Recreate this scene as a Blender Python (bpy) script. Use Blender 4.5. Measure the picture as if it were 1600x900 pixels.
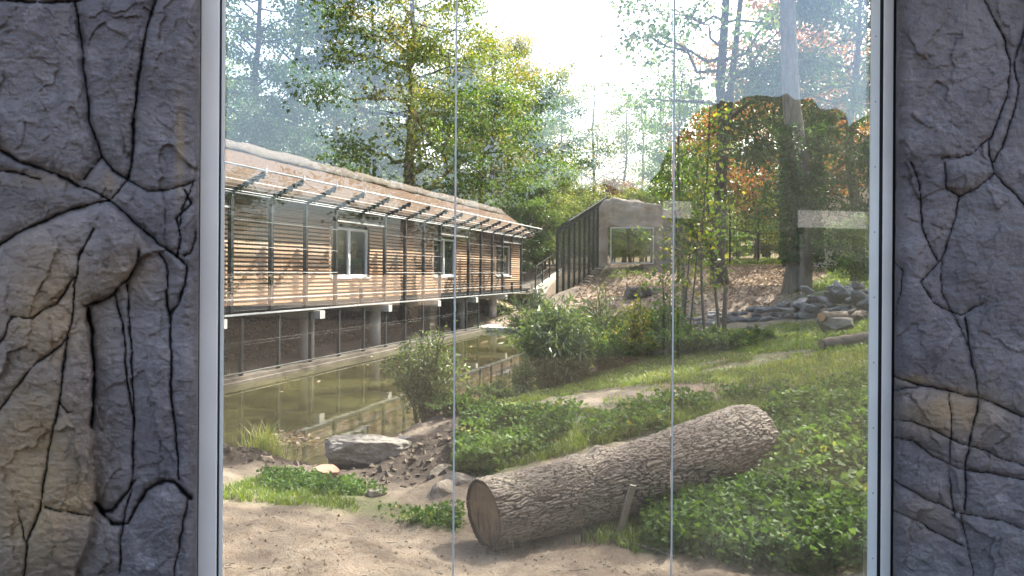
import bpy, math, random
import numpy as np
from mathutils import Vector, Matrix

for _o in list(bpy.data.objects):
    bpy.data.objects.remove(_o, do_unlink=True)
SC = bpy.context.scene
COL = SC.collection
R = math.radians
rng = np.random.default_rng(11)
random.seed(11)

# ------------------------------------------------------------------ camera
EYE = 2.4
FPX = 1155.0           # focal length in photo pixels (1600 wide)
HOR = 425.0            # horizon row in the photo
cd = bpy.data.cameras.new('camera')
cam = bpy.data.objects.new('camera', cd)
COL.objects.link(cam)
cam.location = (0, 0, EYE)
cam.rotation_euler = (R(90), R(-0.35), 0)
cd.sensor_width = 36
cd.lens = 36 * FPX / 1600
cd.shift_y = -(450 - HOR) / 1600
cd.clip_start = 0.05
cd.clip_end = 2000
SC.camera = cam

# ------------------------------------------------------------------ sky, sun, exposure
SUN_AZ, SUN_EL = R(42), R(46)       # azimuth measured from +Y towards +X
w = bpy.data.worlds.new('World')
SC.world = w
w.use_nodes = True
wn = w.node_tree.nodes
wl = w.node_tree.links
wn.clear()
sky = wn.new('ShaderNodeTexSky')
sky.sky_type = 'NISHITA'
sky.sun_disc = False
sky.sun_elevation = SUN_EL
sky.sun_rotation = SUN_AZ
sky.air_density = 1.0
sky.dust_density = 6.0
sky.ozone_density = 0.6
bg = wn.new('ShaderNodeBackground')
bg.inputs['Strength'].default_value = 0.15
wo = wn.new('ShaderNodeOutputWorld')
wl.new(sky.outputs[0], bg.inputs[0])
wl.new(bg.outputs[0], wo.inputs[0])

sd = bpy.data.lights.new('sun', 'SUN')
sd.energy = 5.0
sd.angle = R(0.5)
sd.color = (1.0, 0.94, 0.84)
sun = bpy.data.objects.new('sun', sd)
COL.objects.link(sun)
SV = Vector((math.sin(SUN_AZ) * math.cos(SUN_EL), math.cos(SUN_AZ) * math.cos(SUN_EL), math.sin(SUN_EL)))
sun.rotation_euler = SV.to_track_quat('Z', 'Y').to_euler()
sun.location = SV * 60

SC.view_settings.view_transform = 'Standard'
SC.view_settings.look = 'None'
SC.view_settings.gamma = 1.0
SC.view_settings.use_curve_mapping = False
SC.view_settings.exposure = 2.15
SC.render.engine = 'CYCLES'
cy = SC.cycles
cy.use_denoising = True
cy.use_adaptive_sampling = True
cy.adaptive_threshold = 0.03
cy.max_bounces = 5
cy.diffuse_bounces = 2
cy.glossy_bounces = 3
cy.transmission_bounces = 4
cy.transparent_max_bounces = 12
cy.caustics_reflective = False
cy.caustics_refractive = False
cy.sample_clamp_indirect = 6.0

# ------------------------------------------------------------------ noise
def _hash(ix, iy, iz, seed):
    h = (ix.astype(np.int64) * 374761393 + iy.astype(np.int64) * 668265263 + iz.astype(np.int64) * 2147483647 + seed * 974711) & 0xFFFFFFFF
    h = ((h ^ (h >> 13)) * 1274126177) & 0xFFFFFFFF
    h = ((h ^ (h >> 16)) * 2246822519) & 0xFFFFFFFF
    h = h ^ (h >> 15)
    return (h & 0xFFFFFF) / float(0xFFFFFF)

def vnoise(p, seed=0):
    p = np.asarray(p, float)
    i = np.floor(p).astype(np.int64)
    f = p - i
    f = f * f * f * (f * (f * 6 - 15) + 10)
    out = 0
    for dx in (0, 1):
        wx = f[:, 0] if dx else 1 - f[:, 0]
        for dy in (0, 1):
            wy = f[:, 1] if dy else 1 - f[:, 1]
            for dz in (0, 1):
                wz = f[:, 2] if dz else 1 - f[:, 2]
                out = out + wx * wy * wz * _hash(i[:, 0] + dx, i[:, 1] + dy, i[:, 2] + dz, seed)
    return out * 2 - 1

def fbm(p, octv=4, seed=0, gain=0.5):
    p = np.asarray(p, float)
    a, s, t = 1.0, 0, 0
    for o in range(octv):
        s = s + a * vnoise(p * (2.03 ** o) + o * 17.3, seed + o)
        t += a
        a *= gain
    return s / t

def worley2(p, seed=0, wrap=None):
    """F1, F2 of 2-D cells; wrap = period of the second axis in cells"""
    i = np.floor(p).astype(np.int64)
    f1 = np.full(len(p), 9.0)
    f2 = np.full(len(p), 9.0)
    z = np.zeros(len(p), np.int64)
    for dx in (-1, 0, 1):
        for dy in (-1, 0, 1):
            cx = i[:, 0] + dx
            cyy = i[:, 1] + dy
            cw = cyy % wrap if wrap else cyy
            qx = cx + _hash(cx, cw, z, seed)
            qy = cyy + _hash(cx, cw, z + 5, seed)
            d = np.hypot(p[:, 0] - qx, p[:, 1] - qy)
            n1 = np.minimum(f1, d)
            f2 = np.minimum(f2, np.maximum(f1, d))
            f1 = n1
    return f1, f2

def facets(p, seed=0, tilt=1.0):
    """height of randomly tilted flat chips (2-D cells)"""
    i = np.floor(p).astype(np.int64)
    best = np.full(len(p), 9.0)
    h = np.zeros(len(p))
    z = np.zeros(len(p), np.int64)
    for dx in (-1, 0, 1):
        for dy in (-1, 0, 1):
            cx, cyy = i[:, 0] + dx, i[:, 1] + dy
            ox = p[:, 0] - cx - _hash(cx, cyy, z, seed)
            oy = p[:, 1] - cyy - _hash(cx, cyy, z + 5, seed)
            d = ox * ox + oy * oy
            hh = _hash(cx, cyy, z + 9, seed) - .5 + tilt * (ox * (_hash(cx, cyy, z + 11, seed) - .5) + oy * (_hash(cx, cyy, z + 13, seed) - .5))
            m = d < best
            best = np.where(m, d, best)
            h = np.where(m, hh, h)
    return h

def sstep(a, b, x):
    t = np.clip((x - a) / (b - a), 0, 1)
    return t * t * (3 - 2 * t)

def inpoly(px, py, poly):
    c = np.zeros(len(px), bool)
    n = len(poly)
    j = n - 1
    for i in range(n):
        xi, yi = poly[i]
        xj, yj = poly[j]
        cond = ((yi > py) != (yj > py)) & (px < (xj - xi) * (py - yi) / (yj - yi + 1e-12) + xi)
        c ^= cond
        j = i
    return c

def polydist(px, py, poly, closed=True):
    d = np.full(len(px), 1e9)
    n = len(poly)
    for i in range(n if closed else n - 1):
        ax, ay = poly[i]
        bx, by = poly[(i + 1) % n]
        vx, vy = bx - ax, by - ay
        t = np.clip(((px - ax) * vx + (py - ay) * vy) / (vx * vx + vy * vy + 1e-12), 0, 1)
        d = np.minimum(d, np.hypot(px - ax - t * vx, py - ay - t * vy))
    return d

def pix(u, v, y):
    """photo pixel at distance y -> world point"""
    return np.array([(u - 800) / FPX * y, y, EYE + (HOR - v) / FPX * y])

def pixz(u, v, z):
    return pix(u, v, (EYE - z) * FPX / (v - HOR))

def proj(X, Y, Z):
    return 800 + FPX * X / Y, HOR - FPX * (Z - EYE) / Y

# ------------------------------------------------------------------ object helpers
def setp(o, label=None, cat=None, group=None, kind=None):
    if label: o['label'] = label
    if cat: o['category'] = cat
    if group: o['group'] = group
    if kind: o['kind'] = kind
    return o

def link(name, me, m=None, parent=None, loc=None):
    o = bpy.data.objects.new(name, me)
    COL.objects.link(o)
    if m is not None and me is not None and len(me.materials) == 0:
        me.materials.append(m)
    if parent is not None:
        o.parent = parent
    if loc is not None:
        o.location = loc
    return o

def empty(name, loc=(0, 0, 0), rz=0.0, label=None, cat=None, group=None):
    o = bpy.data.objects.new(name, None)
    COL.objects.link(o)
    o.location = loc
    o.rotation_euler = (0, 0, rz)
    o.empty_display_size = 0.2
    return setp(o, label, cat, group)

def mesh_np(name, V, F, smooth=False):
    """V (n,3); F list of arrays (k, 3|4)"""
    me = bpy.data.meshes.new(name)
    V = np.asarray(V, np.float32)
    if isinstance(F, np.ndarray):
        F = [F]
    F = [np.asarray(f, np.int32) for f in F if len(f)]
    nl = sum(f.size for f in F)
    nf = sum(len(f) for f in F)
    me.vertices.add(len(V))
    me.vertices.foreach_set('co', V.ravel())
    me.loops.add(nl)
    me.loops.foreach_set('vertex_index', np.concatenate([f.ravel() for f in F]))
    me.polygons.add(nf)
    tot = np.concatenate([np.full(len(f), f.shape[1], np.int32) for f in F])
    st = np.concatenate([[0], np.cumsum(tot)[:-1]]).astype(np.int32)
    me.polygons.foreach_set('loop_start', st)
    me.polygons.foreach_set('loop_total', tot)
    me.update(calc_edges=True)
    me.polygons.foreach_set('use_smooth', np.full(nf, bool(smooth)))
    return me

def attr(me, name, vals):
    a = me.attributes.new(name, 'FLOAT', 'POINT')
    a.data.foreach_set('value', np.asarray(vals, np.float32))

class MB:
    """collects simple solids into one mesh"""
    def __init__(s):
        s.v, s.q, s.t, s.n = [], [], [], 0

    def add(s, V, Q=None, T=None):
        V = np.asarray(V, float)
        if Q is not None and len(Q): s.q.append(np.asarray(Q, int) + s.n)
        if T is not None and len(T): s.t.append(np.asarray(T, int) + s.n)
        s.v.append(V)
        s.n += len(V)
        return s

    def box(s, c, size, ax=None):
        hx, hy, hz = np.array(size) / 2
        P = np.array([[x, y, z] for x in (-hx, hx) for y in (-hy, hy) for z in (-hz, hz)])
        if ax is not None: P = P @ np.asarray(ax)        # rows of ax = local axes
        return s.add(P + np.array(c), [[0, 1, 3, 2], [4, 6, 7, 5], [0, 4, 5, 1], [2, 3, 7, 6], [0, 2, 6, 4], [1, 5, 7, 3]])

    def span(s, a, b):
        a, b = np.array(a, float), np.array(b, float)
        return s.box((a + b) / 2, np.abs(b - a))

    def bar(s, a, b, wd, ht, up=(0, 0, 1)):
        a, b = np.array(a, float), np.array(b, float)
        x = b - a
        L = np.linalg.norm(x); x /= L
        y = np.cross(up, x); y /= np.linalg.norm(y)
        z = np.cross(x, y)
        return s.box((a + b) / 2, (L, wd, ht), np.array([x, y, z]))

    def tube(s, P, r, n=6, cap=True):
        P = np.asarray(P, float)
        r = np.broadcast_to(np.asarray(r, float), (len(P),))
        T = np.gradient(P, axis=0)
        T /= np.linalg.norm(T, axis=1)[:, None] + 1e-12
        ref = np.array([0.31, 0.17, 0.93]) if abs(T[0, 2]) < 0.8 else np.array([0.93, 0.2, 0.1])
        A = np.cross(T, ref); A /= np.linalg.norm(A, axis=1)[:, None] + 1e-12
        B = np.cross(T, A)
        an = np.arange(n) * 2 * np.pi / n
        V = P[:, None, :] + r[:, None, None] * (np.cos(an)[None, :, None] * A[:, None, :] + np.sin(an)[None, :, None] * B[:, None, :])
        V = V.reshape(-1, 3)
        m = len(P)
        i = np.arange(m - 1)[:, None] * n
        j = np.arange(n)[None, :]
        Q = np.stack([i + j, i + (j + 1) % n, i + n + (j + 1) % n, i + n + j], -1).reshape(-1, 4)
        Tt = []
        if cap:
            V = np.vstack([V, P[0], P[-1]])
            k = len(V)
            for q in range(n):
                Tt.append([k - 2, (q + 1) % n, q])
                Tt.append([k - 1, (m - 1) * n + q, (m - 1) * n + (q + 1) % n])
        return s.add(V, Q, Tt)

    def mesh(s, name, smooth=False):
        F = []
        if s.q: F.append(np.vstack(s.q))
        if s.t: F.append(np.vstack(s.t))
        return mesh_np(name, np.vstack(s.v), F, smooth)

    def build(s, name, m, parent=None, smooth=False):
        return link(name, s.mesh(name, smooth), m, parent)

def copy_tree(o, parent=None):
    c = o.copy()
    COL.objects.link(c)
    c.parent = parent
    for ch in list(o.children):
        copy_tree(ch, c)
    return c

# ------------------------------------------------------------------ materials
class NT:
    def __init__(s, name):
        s.m = bpy.data.materials.new(name)
        s.m.use_nodes = True
        s.N = s.m.node_tree.nodes
        s.L = s.m.node_tree.links
        s.N.clear()
        s.out = s.N.new('ShaderNodeOutputMaterial')

    def n(s, typ, inp=None, **kw):
        k = s.N.new(typ)
        for a, b in kw.items(): setattr(k, a, b)
        for a, b in (inp or {}).items():
            if hasattr(b, 'is_linked') or hasattr(b, 'links'):
                s.L.new(b, k.inputs[a])
            else:
                k.inputs[a].default_value = b
        return k

    def noise(s, scale, vec=None, detail=4, rough=0.55, dist=0.0):
        k = s.n('ShaderNodeTexNoise', {'Scale': scale, 'Detail': detail, 'Roughness': rough, 'Distortion': dist})
        if vec is not None: s.L.new(vec, k.inputs['Vector'])
        return k.outputs[0]

    def coord(s, which='Object', scale=None):
        k = s.n('ShaderNodeTexCoord').outputs[which]
        if scale is not None:
            mp = s.n('ShaderNodeMapping', {'Scale': scale})
            s.L.new(k, mp.inputs[0])
            k = mp.outputs[0]
        return k

    def ramp(s, fac, stops):
        k = s.n('ShaderNodeValToRGB')
        e = k.color_ramp.elements
        while len(e) > 1: e.remove(e[-1])
        for i, (p, c) in enumerate(stops):
            q = e[0] if i == 0 else e.new(p)
            q.position = p
            q.color = c if len(c) == 4 else (*c, 1)
        s.L.new(fac, k.inputs[0])
        return k.outputs[0]

    def mix(s, fac, a, b, blend='MIX'):
        k = s.n('ShaderNodeMix', data_type='RGBA', blend_type=blend)
        for sock, v in ((k.inputs[0], fac), (k.inputs[6], a), (k.inputs[7], b)):
            if hasattr(v, 'links'): s.L.new(v, sock)
            elif isinstance(v, (int, float)): sock.default_value = v
            else: sock.default_value = (*v, 1) if len(v) == 3 else v
        return k.outputs[2]

    def math(s, op, a, b=0.0, clamp=False):
        k = s.n('ShaderNodeMath', operation=op, use_clamp=clamp)
        for i, v in enumerate((a, b)):
            if hasattr(v, 'links'): s.L.new(v, k.inputs[i])
            else: k.inputs[i].default_value = v
        return k.outputs[0]

    def attr(s, name, out='Fac'):
        return s.n('ShaderNodeAttribute', attribute_name=name).outputs[out]

    def bump(s, h, dist, strength=1.0, normal=None):
        k = s.n('ShaderNodeBump', {'Height': h, 'Distance': dist, 'Strength': strength})
        if normal is not None: s.L.new(normal, k.inputs['Normal'])
        return k.outputs[0]

    def bsdf(s, col, rough=0.7, normal=None, spec=0.4, metal=0.0):
        k = s.n('ShaderNodeBsdfPrincipled', {'Specular IOR Level': spec, 'Metallic': metal})
        if hasattr(col, 'links'): s.L.new(col, k.inputs['Base Color'])
        else: k.inputs['Base Color'].default_value = (*col, 1)
        if hasattr(rough, 'links'): s.L.new(rough, k.inputs['Roughness'])
        else: k.inputs['Roughness'].default_value = rough
        if normal is not None: s.L.new(normal, k.inputs['Normal'])
        return k.outputs[0]

    def end(s, shader):
        s.L.new(shader, s.out.inputs['Surface'])
        return s.m

def M(name, c1, c2=None, scale=3.0, rough=0.7, bump=0.0, bscale=20.0, spec=0.35, metal=0.0, stretch=None, rnd=0.0):
    t = NT(name)
    co = t.coord('Object', stretch)
    col = t.mix(t.ramp(t.noise(scale, co, 5, 0.65), [(0.3, (0, 0, 0)), (0.7, (1, 1, 1))]), c1, c2 or c1)
    if rnd:
        r = t.n('ShaderNodeObjectInfo').outputs['Random']
        k = t.n('ShaderNodeHueSaturation', {'Color': col, 'Value': t.math('ADD', t.math('MULTIPLY', r, 2 * rnd), 1 - rnd)})
        col = k.outputs[0]
    nrm = t.bump(t.noise(bscale, co, 5, 0.65), bump) if bump else None
    return t.end(t.bsdf(col, rough, nrm, spec, metal))

def leafmat(name, stops, trans=0.45, tcol=(1.15, 1.2, 0.5), rough=0.45, spec=0.35):
    t = NT(name)
    col = t.ramp(t.attr('var'), stops)
    a = t.bsdf(col, rough, None, spec)
    tr = t.n('ShaderNodeBsdfTranslucent', {'Color': t.mix(1.0, col, tcol, 'MULTIPLY')}).outputs[0]
    mx = t.n('ShaderNodeMixShader', {0: trans, 1: a, 2: tr}).outputs[0]
    return t.end(mx)
# ------------------------------------------------------------------ terrain
BD = np.array([math.cos(R(72)), math.sin(R(72))])       # along the timber building
BN = np.array([BD[1], -BD[0]])                          # out over the pond
BP = np.array([-5.913, 15.53])
def bpt(s, t):
    return BP + BD * s + BN * t

POND = [tuple(bpt(-14, -0.25)), (-15.5, 9.0), (-8, 9.9), (-5.2, 10.2), (-4.0, 10.0), (-3.3, 9.5), (-2.85, 8.95),
        (-2.45, 8.45), (-2.1, 8.55), (-1.9, 9.5), (-1.66, 10.5), (-1.5, 11.5), (-1.0, 12.8), (-0.45, 14.0), (0.3, 15.0),
        (0.75, 17.5), (0.8, 22), (0.75, 29.6), tuple(bpt(15.1, -0.25))]

CP = []
def cpx(u, v, z): p = pixz(u, v, z); CP.append((p[0], p[1], z))
def cpy(u, v, y): p = pix(u, v, y); CP.append((p[0], p[1], p[2]))
for a in [(200, 890, .62), (345, 890, .62), (600, 885, .60), (900, 895, .58), (350, 765, .56), (460, 775, .46), (560, 790, .46), (690, 815, .47),
          (350, 712, .45), (400, 722, .42), (345, 698, .22), (640, 712, .26), (690, 690, .48), (690, 750, .40), (600, 760, .30),
          (760, 668, .62), (800, 690, .66), (930, 650, .72), (740, 730, .60), (700, 665, .40), (760, 640, .46), (900, 622, .66), (1000, 600, .80), (1050, 635, .80),
          (850, 612, .30), (920, 590, .50), (1000, 570, .75), (1200, 600, 1.0), (1340, 620, 1.12), (1200, 560, 1.10), (1350, 580, 1.2),
          (1350, 650, 1.14), (1300, 700, 1.0), (1340, 870, .74), (1150, 840, .62), (1060, 880, .60), (1340, 540, 1.32), (1300, 512, 1.36), (1200, 495, 1.36), (1350, 500, 1.5),
          (1060, 505, 1.2), (1130, 505, 1.28), (950, 540, .6), (1000, 520, .85), (1250, 462, 1.85), (1350, 450, 1.9), (1130, 452, 1.8),
          (900, 500, 1.0), (870, 545, .30), (930, 470, 1.5), (1000, 455, 1.75), (1050, 475, 1.55), (900, 448, 1.85), (960, 430, 2.25), (1200, 440, 2.1)]:
    cpx(*a)
for a in [(940, 416, 38), (1010, 414, 38), (1060, 412, 37), (1140, 411, 36), (1220, 410, 35.5), (1300, 409, 34), (1380, 408, 32), (1500, 405, 30)]:
    cpy(*a)
for a in [(-.1, 5.2, .45), (1.0, 5.85, .50), (2.0, 6.4, .60), (0.9, 7.2, .70), (2.6, 7.6, .95), (3.6, 6.0, 1.1), (6, 6, 1.4), (9, 9, 1.7), (10, 15, 1.8),
          (-6, 4, .6), (-12, 6, .7), (0, 3, .6), (-3, 3, .6), (3, 3, .65), (0, 0, .6), (10, 0, .7), (-10, 0, .7), (0, -20, .6), (20, -20, .8), (-20, -20, .8), (0, -60, .6),
          (0, 60, 3.0), (20, 60, 3.2), (-20, 70, 3.0), (40, 40, 3.2), (30, 20, 2.6), (-35, 40, 2.6), (-30, 20, 2.0), (100, 100, 4), (-100, 100, 4), (0, 150, 4), (250, 250, 5), (-250, 250, 5), (0, 380, 5), (200, 0, 2), (-200, 0, 2), (0, -200, 1)]:
    CP.append(a)
for s in (-10, -3, 3, 9, 15):
    for t, z in ((-0.4, .08), (-1.2, .12), (-2.2, .35), (-3.2, .85), (-5, 1.55), (-9, 2.1)):
        q = bpt(s, t); CP.append((q[0], q[1], z))
for s, t, z in ((20, -.5, .5), (20, -2.5, 1.0), (22, 1.0, .35), (24, -1, 1.2), (26, 0, 1.9), (26, -4, 2.3), (21, 2.5, .6), (18, 2.9, .3), (22, 4.2, 1.35)):
    q = bpt(s, t); CP.append((q[0], q[1], z))
CP = np.array(CP)
_D = np.hypot(CP[:, None, 0] - CP[None, :, 0], CP[:, None, 1] - CP[None, :, 1])
_n = len(CP)
_A = np.zeros((_n + 1, _n + 1))
_A[:_n, :_n] = -np.sqrt(_D ** 2 + 0.15) + np.eye(_n) * -0.02 * 0
_A[:_n, _n] = 1; _A[_n, :_n] = 1
_W = np.linalg.lstsq(_A, np.append(CP[:, 2], 0), rcond=None)[0]

def ground(X, Y, rough=True):
    X = np.atleast_1d(np.asarray(X, float)); Y = np.atleast_1d(np.asarray(Y, float))
    Z = np.empty(len(X))
    for k in range(0, len(X), 20000):
        d = np.sqrt((X[k:k + 20000, None] - CP[None, :, 0]) ** 2 + (Y[k:k + 20000, None] - CP[None, :, 1]) ** 2 + 0.15)
        Z[k:k + 20000] = -(d @ _W[:_n]) + _W[_n]
    if rough:
        P = np.stack([X, Y, np.zeros_like(X)], 1)
        near = 1 - sstep(14, 40, np.hypot(X, Y))
        Z = Z + 0.05 * fbm(P * 1.1, 4, 3) + near * (0.030 * fbm(P * 5, 3, 9) + 0.012 * fbm(P * 19, 3, 5) - 0.035 * np.clip(fbm(P * 3.3, 2, 33) - .15, 0, 1))
        # churned earth by the pond
        mud = np.exp(-(((X + 1.0) / .75) ** 2 + ((Y - 8.4) / 1.0) ** 2)) + 1.3 * np.exp(-(((X + 2.75) / .5) ** 2 + ((Y - 7.6) / .33) ** 2))
        Z = Z + np.clip(mud, 0, 1) * (.04 + 0.15 * np.abs(fbm(P * 6, 4, 21)) + .035 * fbm(P * 22, 3, 4))
    d = polydist(X, Y, POND)
    ins = inpoly(X, Y, POND)
    Z = np.where(ins, 0.02 - np.minimum(0.7, d * 0.55), 0.02 + np.maximum(Z - 0.02, 0.02) * sstep(-0.05, 0.6, d))
    return Z

def gz(x, y):
    return float(ground([x], [y])[0])

ys = np.concatenate([-np.geomspace(300, 3, 18), np.arange(0, 3.4, .5), np.arange(3.4, 12, .05), np.arange(12, 46, .22), np.geomspace(46, 600, 26)])
xs = np.concatenate([-np.geomspace(600, 12, 26), np.arange(-11.5, -4.5, .25), np.arange(-4.5, 4.5, .05), np.arange(4.5, 22, .22), np.geomspace(22, 600, 26)])
GX, GY = np.meshgrid(xs, ys)
gx, gy = GX.ravel(), GY.ravel()
gzv = ground(gx, gy)
nx = len(xs)
ii = (np.arange(len(ys) - 1)[:, None] * nx + np.arange(nx - 1)[None, :]).ravel()
me = mesh_np('ground', np.stack([gx, gy, gzv], 1), np.stack([ii, ii + 1, ii + nx + 1, ii + nx], 1), True)
gu, gv = proj(gx, np.maximum(gy, 0.5), gzv)
front = gy > 3
GRASS_UV = [
    [(340, 770), (430, 738), (480, 748), (560, 765), (640, 795), (722, 800), (722, 832), (640, 818), (560, 803), (480, 792), (350, 782)],
    [(770, 660), (860, 648), (960, 640), (1075, 625), (1240, 622), (1220, 640), (1070, 662), (960, 690), (860, 715), (760, 745), (712, 725), (720, 680)],
    [(700, 640), (800, 608), (900, 588), (1000, 562), (1110, 540), (1230, 525), (1385, 505), (1385, 622), (1240, 608), (1090, 596), (960, 602), (860, 622), (740, 655)],
    [(1100, 560), (1130, 516), (1240, 500), (1385, 488), (1385, 545), (1200, 555)],
    [(1220, 470), (1290, 430), (1300, 410), (1385, 405), (1385, 480)],
    [(940, 425), (1000, 416), (1015, 430), (950, 432)],
    [(1060, 414), (1385, 407), (1385, 402), (1060, 405)],
]
IVY_UV = [[(712, 700), (740, 668), (850, 655), (905, 668), (860, 700), (770, 745), (716, 745)],
          [(1000, 862), (1015, 805), (1100, 765), (1185, 730), (1215, 690), (1200, 640), (1390, 632), (1500, 700), (1500, 910), (1230, 893), (1080, 868)]]
LITTER_UV = [[(880, 480), (930, 420), (1060, 412), (1290, 410), (1300, 440), (1215, 472), (1190, 488), (1060, 505), (960, 520), (900, 520)],
             [(1010, 590), (1200, 590), (1385, 600), (1385, 640), (1200, 640), (1060, 632)]]
def soft(polys, w=14):
    o = np.zeros(len(gx))
    for p in polys:
        d = polydist(gu, gv, p)
        s = np.where(inpoly(gu, gv, p), d, -d)
        o = np.maximum(o, sstep(-w, w, s))
    return o * front
Pn = np.stack([gx, gy, gx * 0], 1)
far_g = sstep(30, 45, np.hypot(gx, gy))
m_gr = np.clip(soft(GRASS_UV) * 1.0 + soft(IVY_UV), 0, 1)
m_gr = np.where((gx < -6) & (gy > 3), 0.5, m_gr)
m_li = np.clip(soft(LITTER_UV) + far_g * .8 + (((gx - BP[0]) * BN[0] + (gy - BP[1]) * BN[1]) < -1.0) * (gy > 12) * .8, 0, 1) * (0.65 + .35 * fbm(Pn * .8, 3, 2))
m_mud = np.clip(np.exp(-(((gx + 1.0) / .8) ** 2 + ((gy - 8.2) / 1.2) ** 2) * 1.0) * 1.9 + np.exp(-(((gx + 2.75) / .55) ** 2 + ((gy - 7.6) / .36) ** 2)) * 2.0
                + (polydist(gx, gy, POND) < .35) * .7 + inpoly(gx, gy, POND) * 1.0, 0, 1)
attr(me, 'grass', m_gr); attr(me, 'litter', np.clip(m_li, 0, 1)); attr(me, 'mud', m_mud)

t = NT('earth')
co = t.coord('Object')
n1 = t.noise(1.3, co, 6, 0.65); n2 = t.noise(9, co, 6, 0.7); n3 = t.noise(60, co, 4, 0.7)
dirt = t.mix(t.ramp(n1, [(.35, (0, 0, 0)), (.65, (1, 1, 1))]), (0.155, 0.124, 0.096), (0.23, 0.19, 0.15))
dirt = t.mix(t.ramp(n2, [(.36, (.7, .7, .7)), (.52, (0, 0, 0))]), dirt, (0.14, 0.10, 0.07))
dirt = t.mix(t.ramp(n3, [(.35, (1, 1, 1)), (.5, (0, 0, 0))]), dirt, (0.12, 0.085, 0.06))
gcol = t.mix(n2, (0.05, 0.075, 0.025), (0.11, 0.12, 0.05))
lcol = t.mix(t.ramp(n3, [(.4, (0, 0, 0)), (.6, (1, 1, 1))]), (0.19, 0.125, 0.085), (0.38, 0.28, 0.20))
mcol = t.mix(n2, (0.02, 0.015, 0.012), (0.075, 0.057, 0.045))
c = t.mix(t.attr('litter'), dirt, lcol)
c = t.mix(t.math('MULTIPLY', t.attr('grass'), t.ramp(n2, [(.3, (.35, .35, .35)), (.6, (1, 1, 1))])), c, gcol)
c = t.mix(t.attr('mud'), c, mcol)
nb = t.bump(n3, 0.012, 0.8, t.bump(n2, 0.04, 0.7))
m_ground = t.end(t.bsdf(c, 0.9, nb, 0.15))
link('ground', me, m_ground)['kind'] = 'structure'

# ------------------------------------------------------------------ pond water
t = NT('pond_water')
co = t.coord('Object')
wv = t.math('ADD', t.noise(0.7, co, 2, .5), t.math('MULTIPLY', t.noise(5, co, 3, .5), .25))
col = t.mix(t.noise(.25, co, 3), (0.052, 0.050, 0.019), (0.066, 0.063, 0.025))
k = t.n('ShaderNodeBsdfPrincipled', {'Roughness': 0.025, 'IOR': 1.34, 'Specular IOR Level': .7, 'Base Color': col, 'Normal': t.bump(wv, 0.006, 0.35)})
m_water = t.end(k.outputs[0])
bmw = bpy.data.meshes.new('pond_water')
bmw.from_pydata([(-24, 7.2, 0), (3.2, 7.2, 0), (3.2, 31.5, 0), (-24, 31.5, 0)], [], [(0, 1, 2, 3)])
bmw.update()
o = link('pond_water', bmw, m_water); o['kind'] = 'structure'

# visitor floor behind the glass
fl = MB(); fl.span((-14, -30, .60), (14, 2.9, .75))
link('visitor_floor', fl.mesh('visitor_floor'), M('bark_mulch', (.030, .024, .020), (.05, .04, .032), 2, .95, .02, 30, .05))['kind'] = 'structure'
# ------------------------------------------------------------------ viewing window (our own)
GA = math.atan2(0.04, 0.3173)
GD = np.array([math.cos(GA), math.sin(GA)])       # along the glass, left to right
GN = np.array([GD[1], -GD[0]])                    # towards the visitor
G0 = np.array([-1.245, 3.15])
ZB, ZT = 0.80, 4.05
vw = empty('viewing_window', (G0[0], G0[1], ZB), GA, 'tall glass viewing window with pale aluminium posts between the dark rock walls', 'window')
HZ = ZT - ZB
W3 = 3.02
t = NT('clear_glass')
co = t.coord('Object')
fr = t.n('ShaderNodeFresnel', {'IOR': 1.52}).outputs[0]
tr = t.n('ShaderNodeBsdfTransparent', {'Color': (.965, .985, .975, 1)}).outputs[0]
gl = t.n('ShaderNodeBsdfGlossy', {'Roughness': 0.0, 'Color': (1, 1, 1, 1)}).outputs[0]
mx = t.n('ShaderNodeMixShader', {0: t.math('MULTIPLY', fr, 2.2, True), 1: tr, 2: gl}).outputs[0]
# dust film: settled streaks low on the pane
st = t.coord('Object', (170, 170, 7))
sp = t.n('ShaderNodeSeparateXYZ'); t.L.new(co, sp.inputs[0])
low = t.n('ShaderNodeMapRange', {'From Min': 1.35, 'From Max': .2, 'To Min': 0.0, 'To Max': 1.0}); t.L.new(sp.outputs[2], low.inputs[0])
du = t.math('MULTIPLY', t.ramp(t.noise(1.0, st, 5, .8), [(.42, (0, 0, 0)), (.75, (1, 1, 1))]), low.outputs[0])
du = t.math('MULTIPLY', du, t.ramp(t.noise(1.4, co, 3, .6), [(.38, (0, 0, 0)), (.68, (1, 1, 1))]))
du = t.math('ADD', t.math('MULTIPLY', du, 0.12), 0.012)
df = t.n('ShaderNodeBsdfDiffuse', {'Color': (.6, .58, .54, 1)}).outputs[0]
tl = t.n('ShaderNodeBsdfTranslucent', {'Color': (.6, .58, .54, 1)}).outputs[0]
dd = t.n('ShaderNodeMixShader', {0: .5, 1: df, 2: tl}).outputs[0]
m_glass = t.end(t.n('ShaderNodeMixShader', {0: du, 1: mx, 2: dd}).outputs[0])
m_alu = M('aluminium_paint', (.88, .82, .74), (.91, .85, .77), 4, .38, .0006, 90, .5)
m_gasket = M('black_rubber', (.012, .012, .013), None, 5, .55)
m_sil = M('silicone_joint', (.58, .60, .58), (.5, .53, .5), 6, .4)
m_strip = M('inner_strip', (.78, .77, .70), (.84, .83, .76), 5, .5)
pw = 1.0
for i in range(3):
    b = MB(); b.span((i * pw + .0045, -.006, 0.02), ((i + 1) * pw - .0045, .006, HZ - .02))
    b.build('glass_pane', m_glass, vw)
for i in (1, 2):
    b = MB(); b.span((i * pw - .0036, -.0075, .02), (i * pw + .0036, .0075, HZ - .02))
    b.build('silicone_joint', m_sil, vw)
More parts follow.
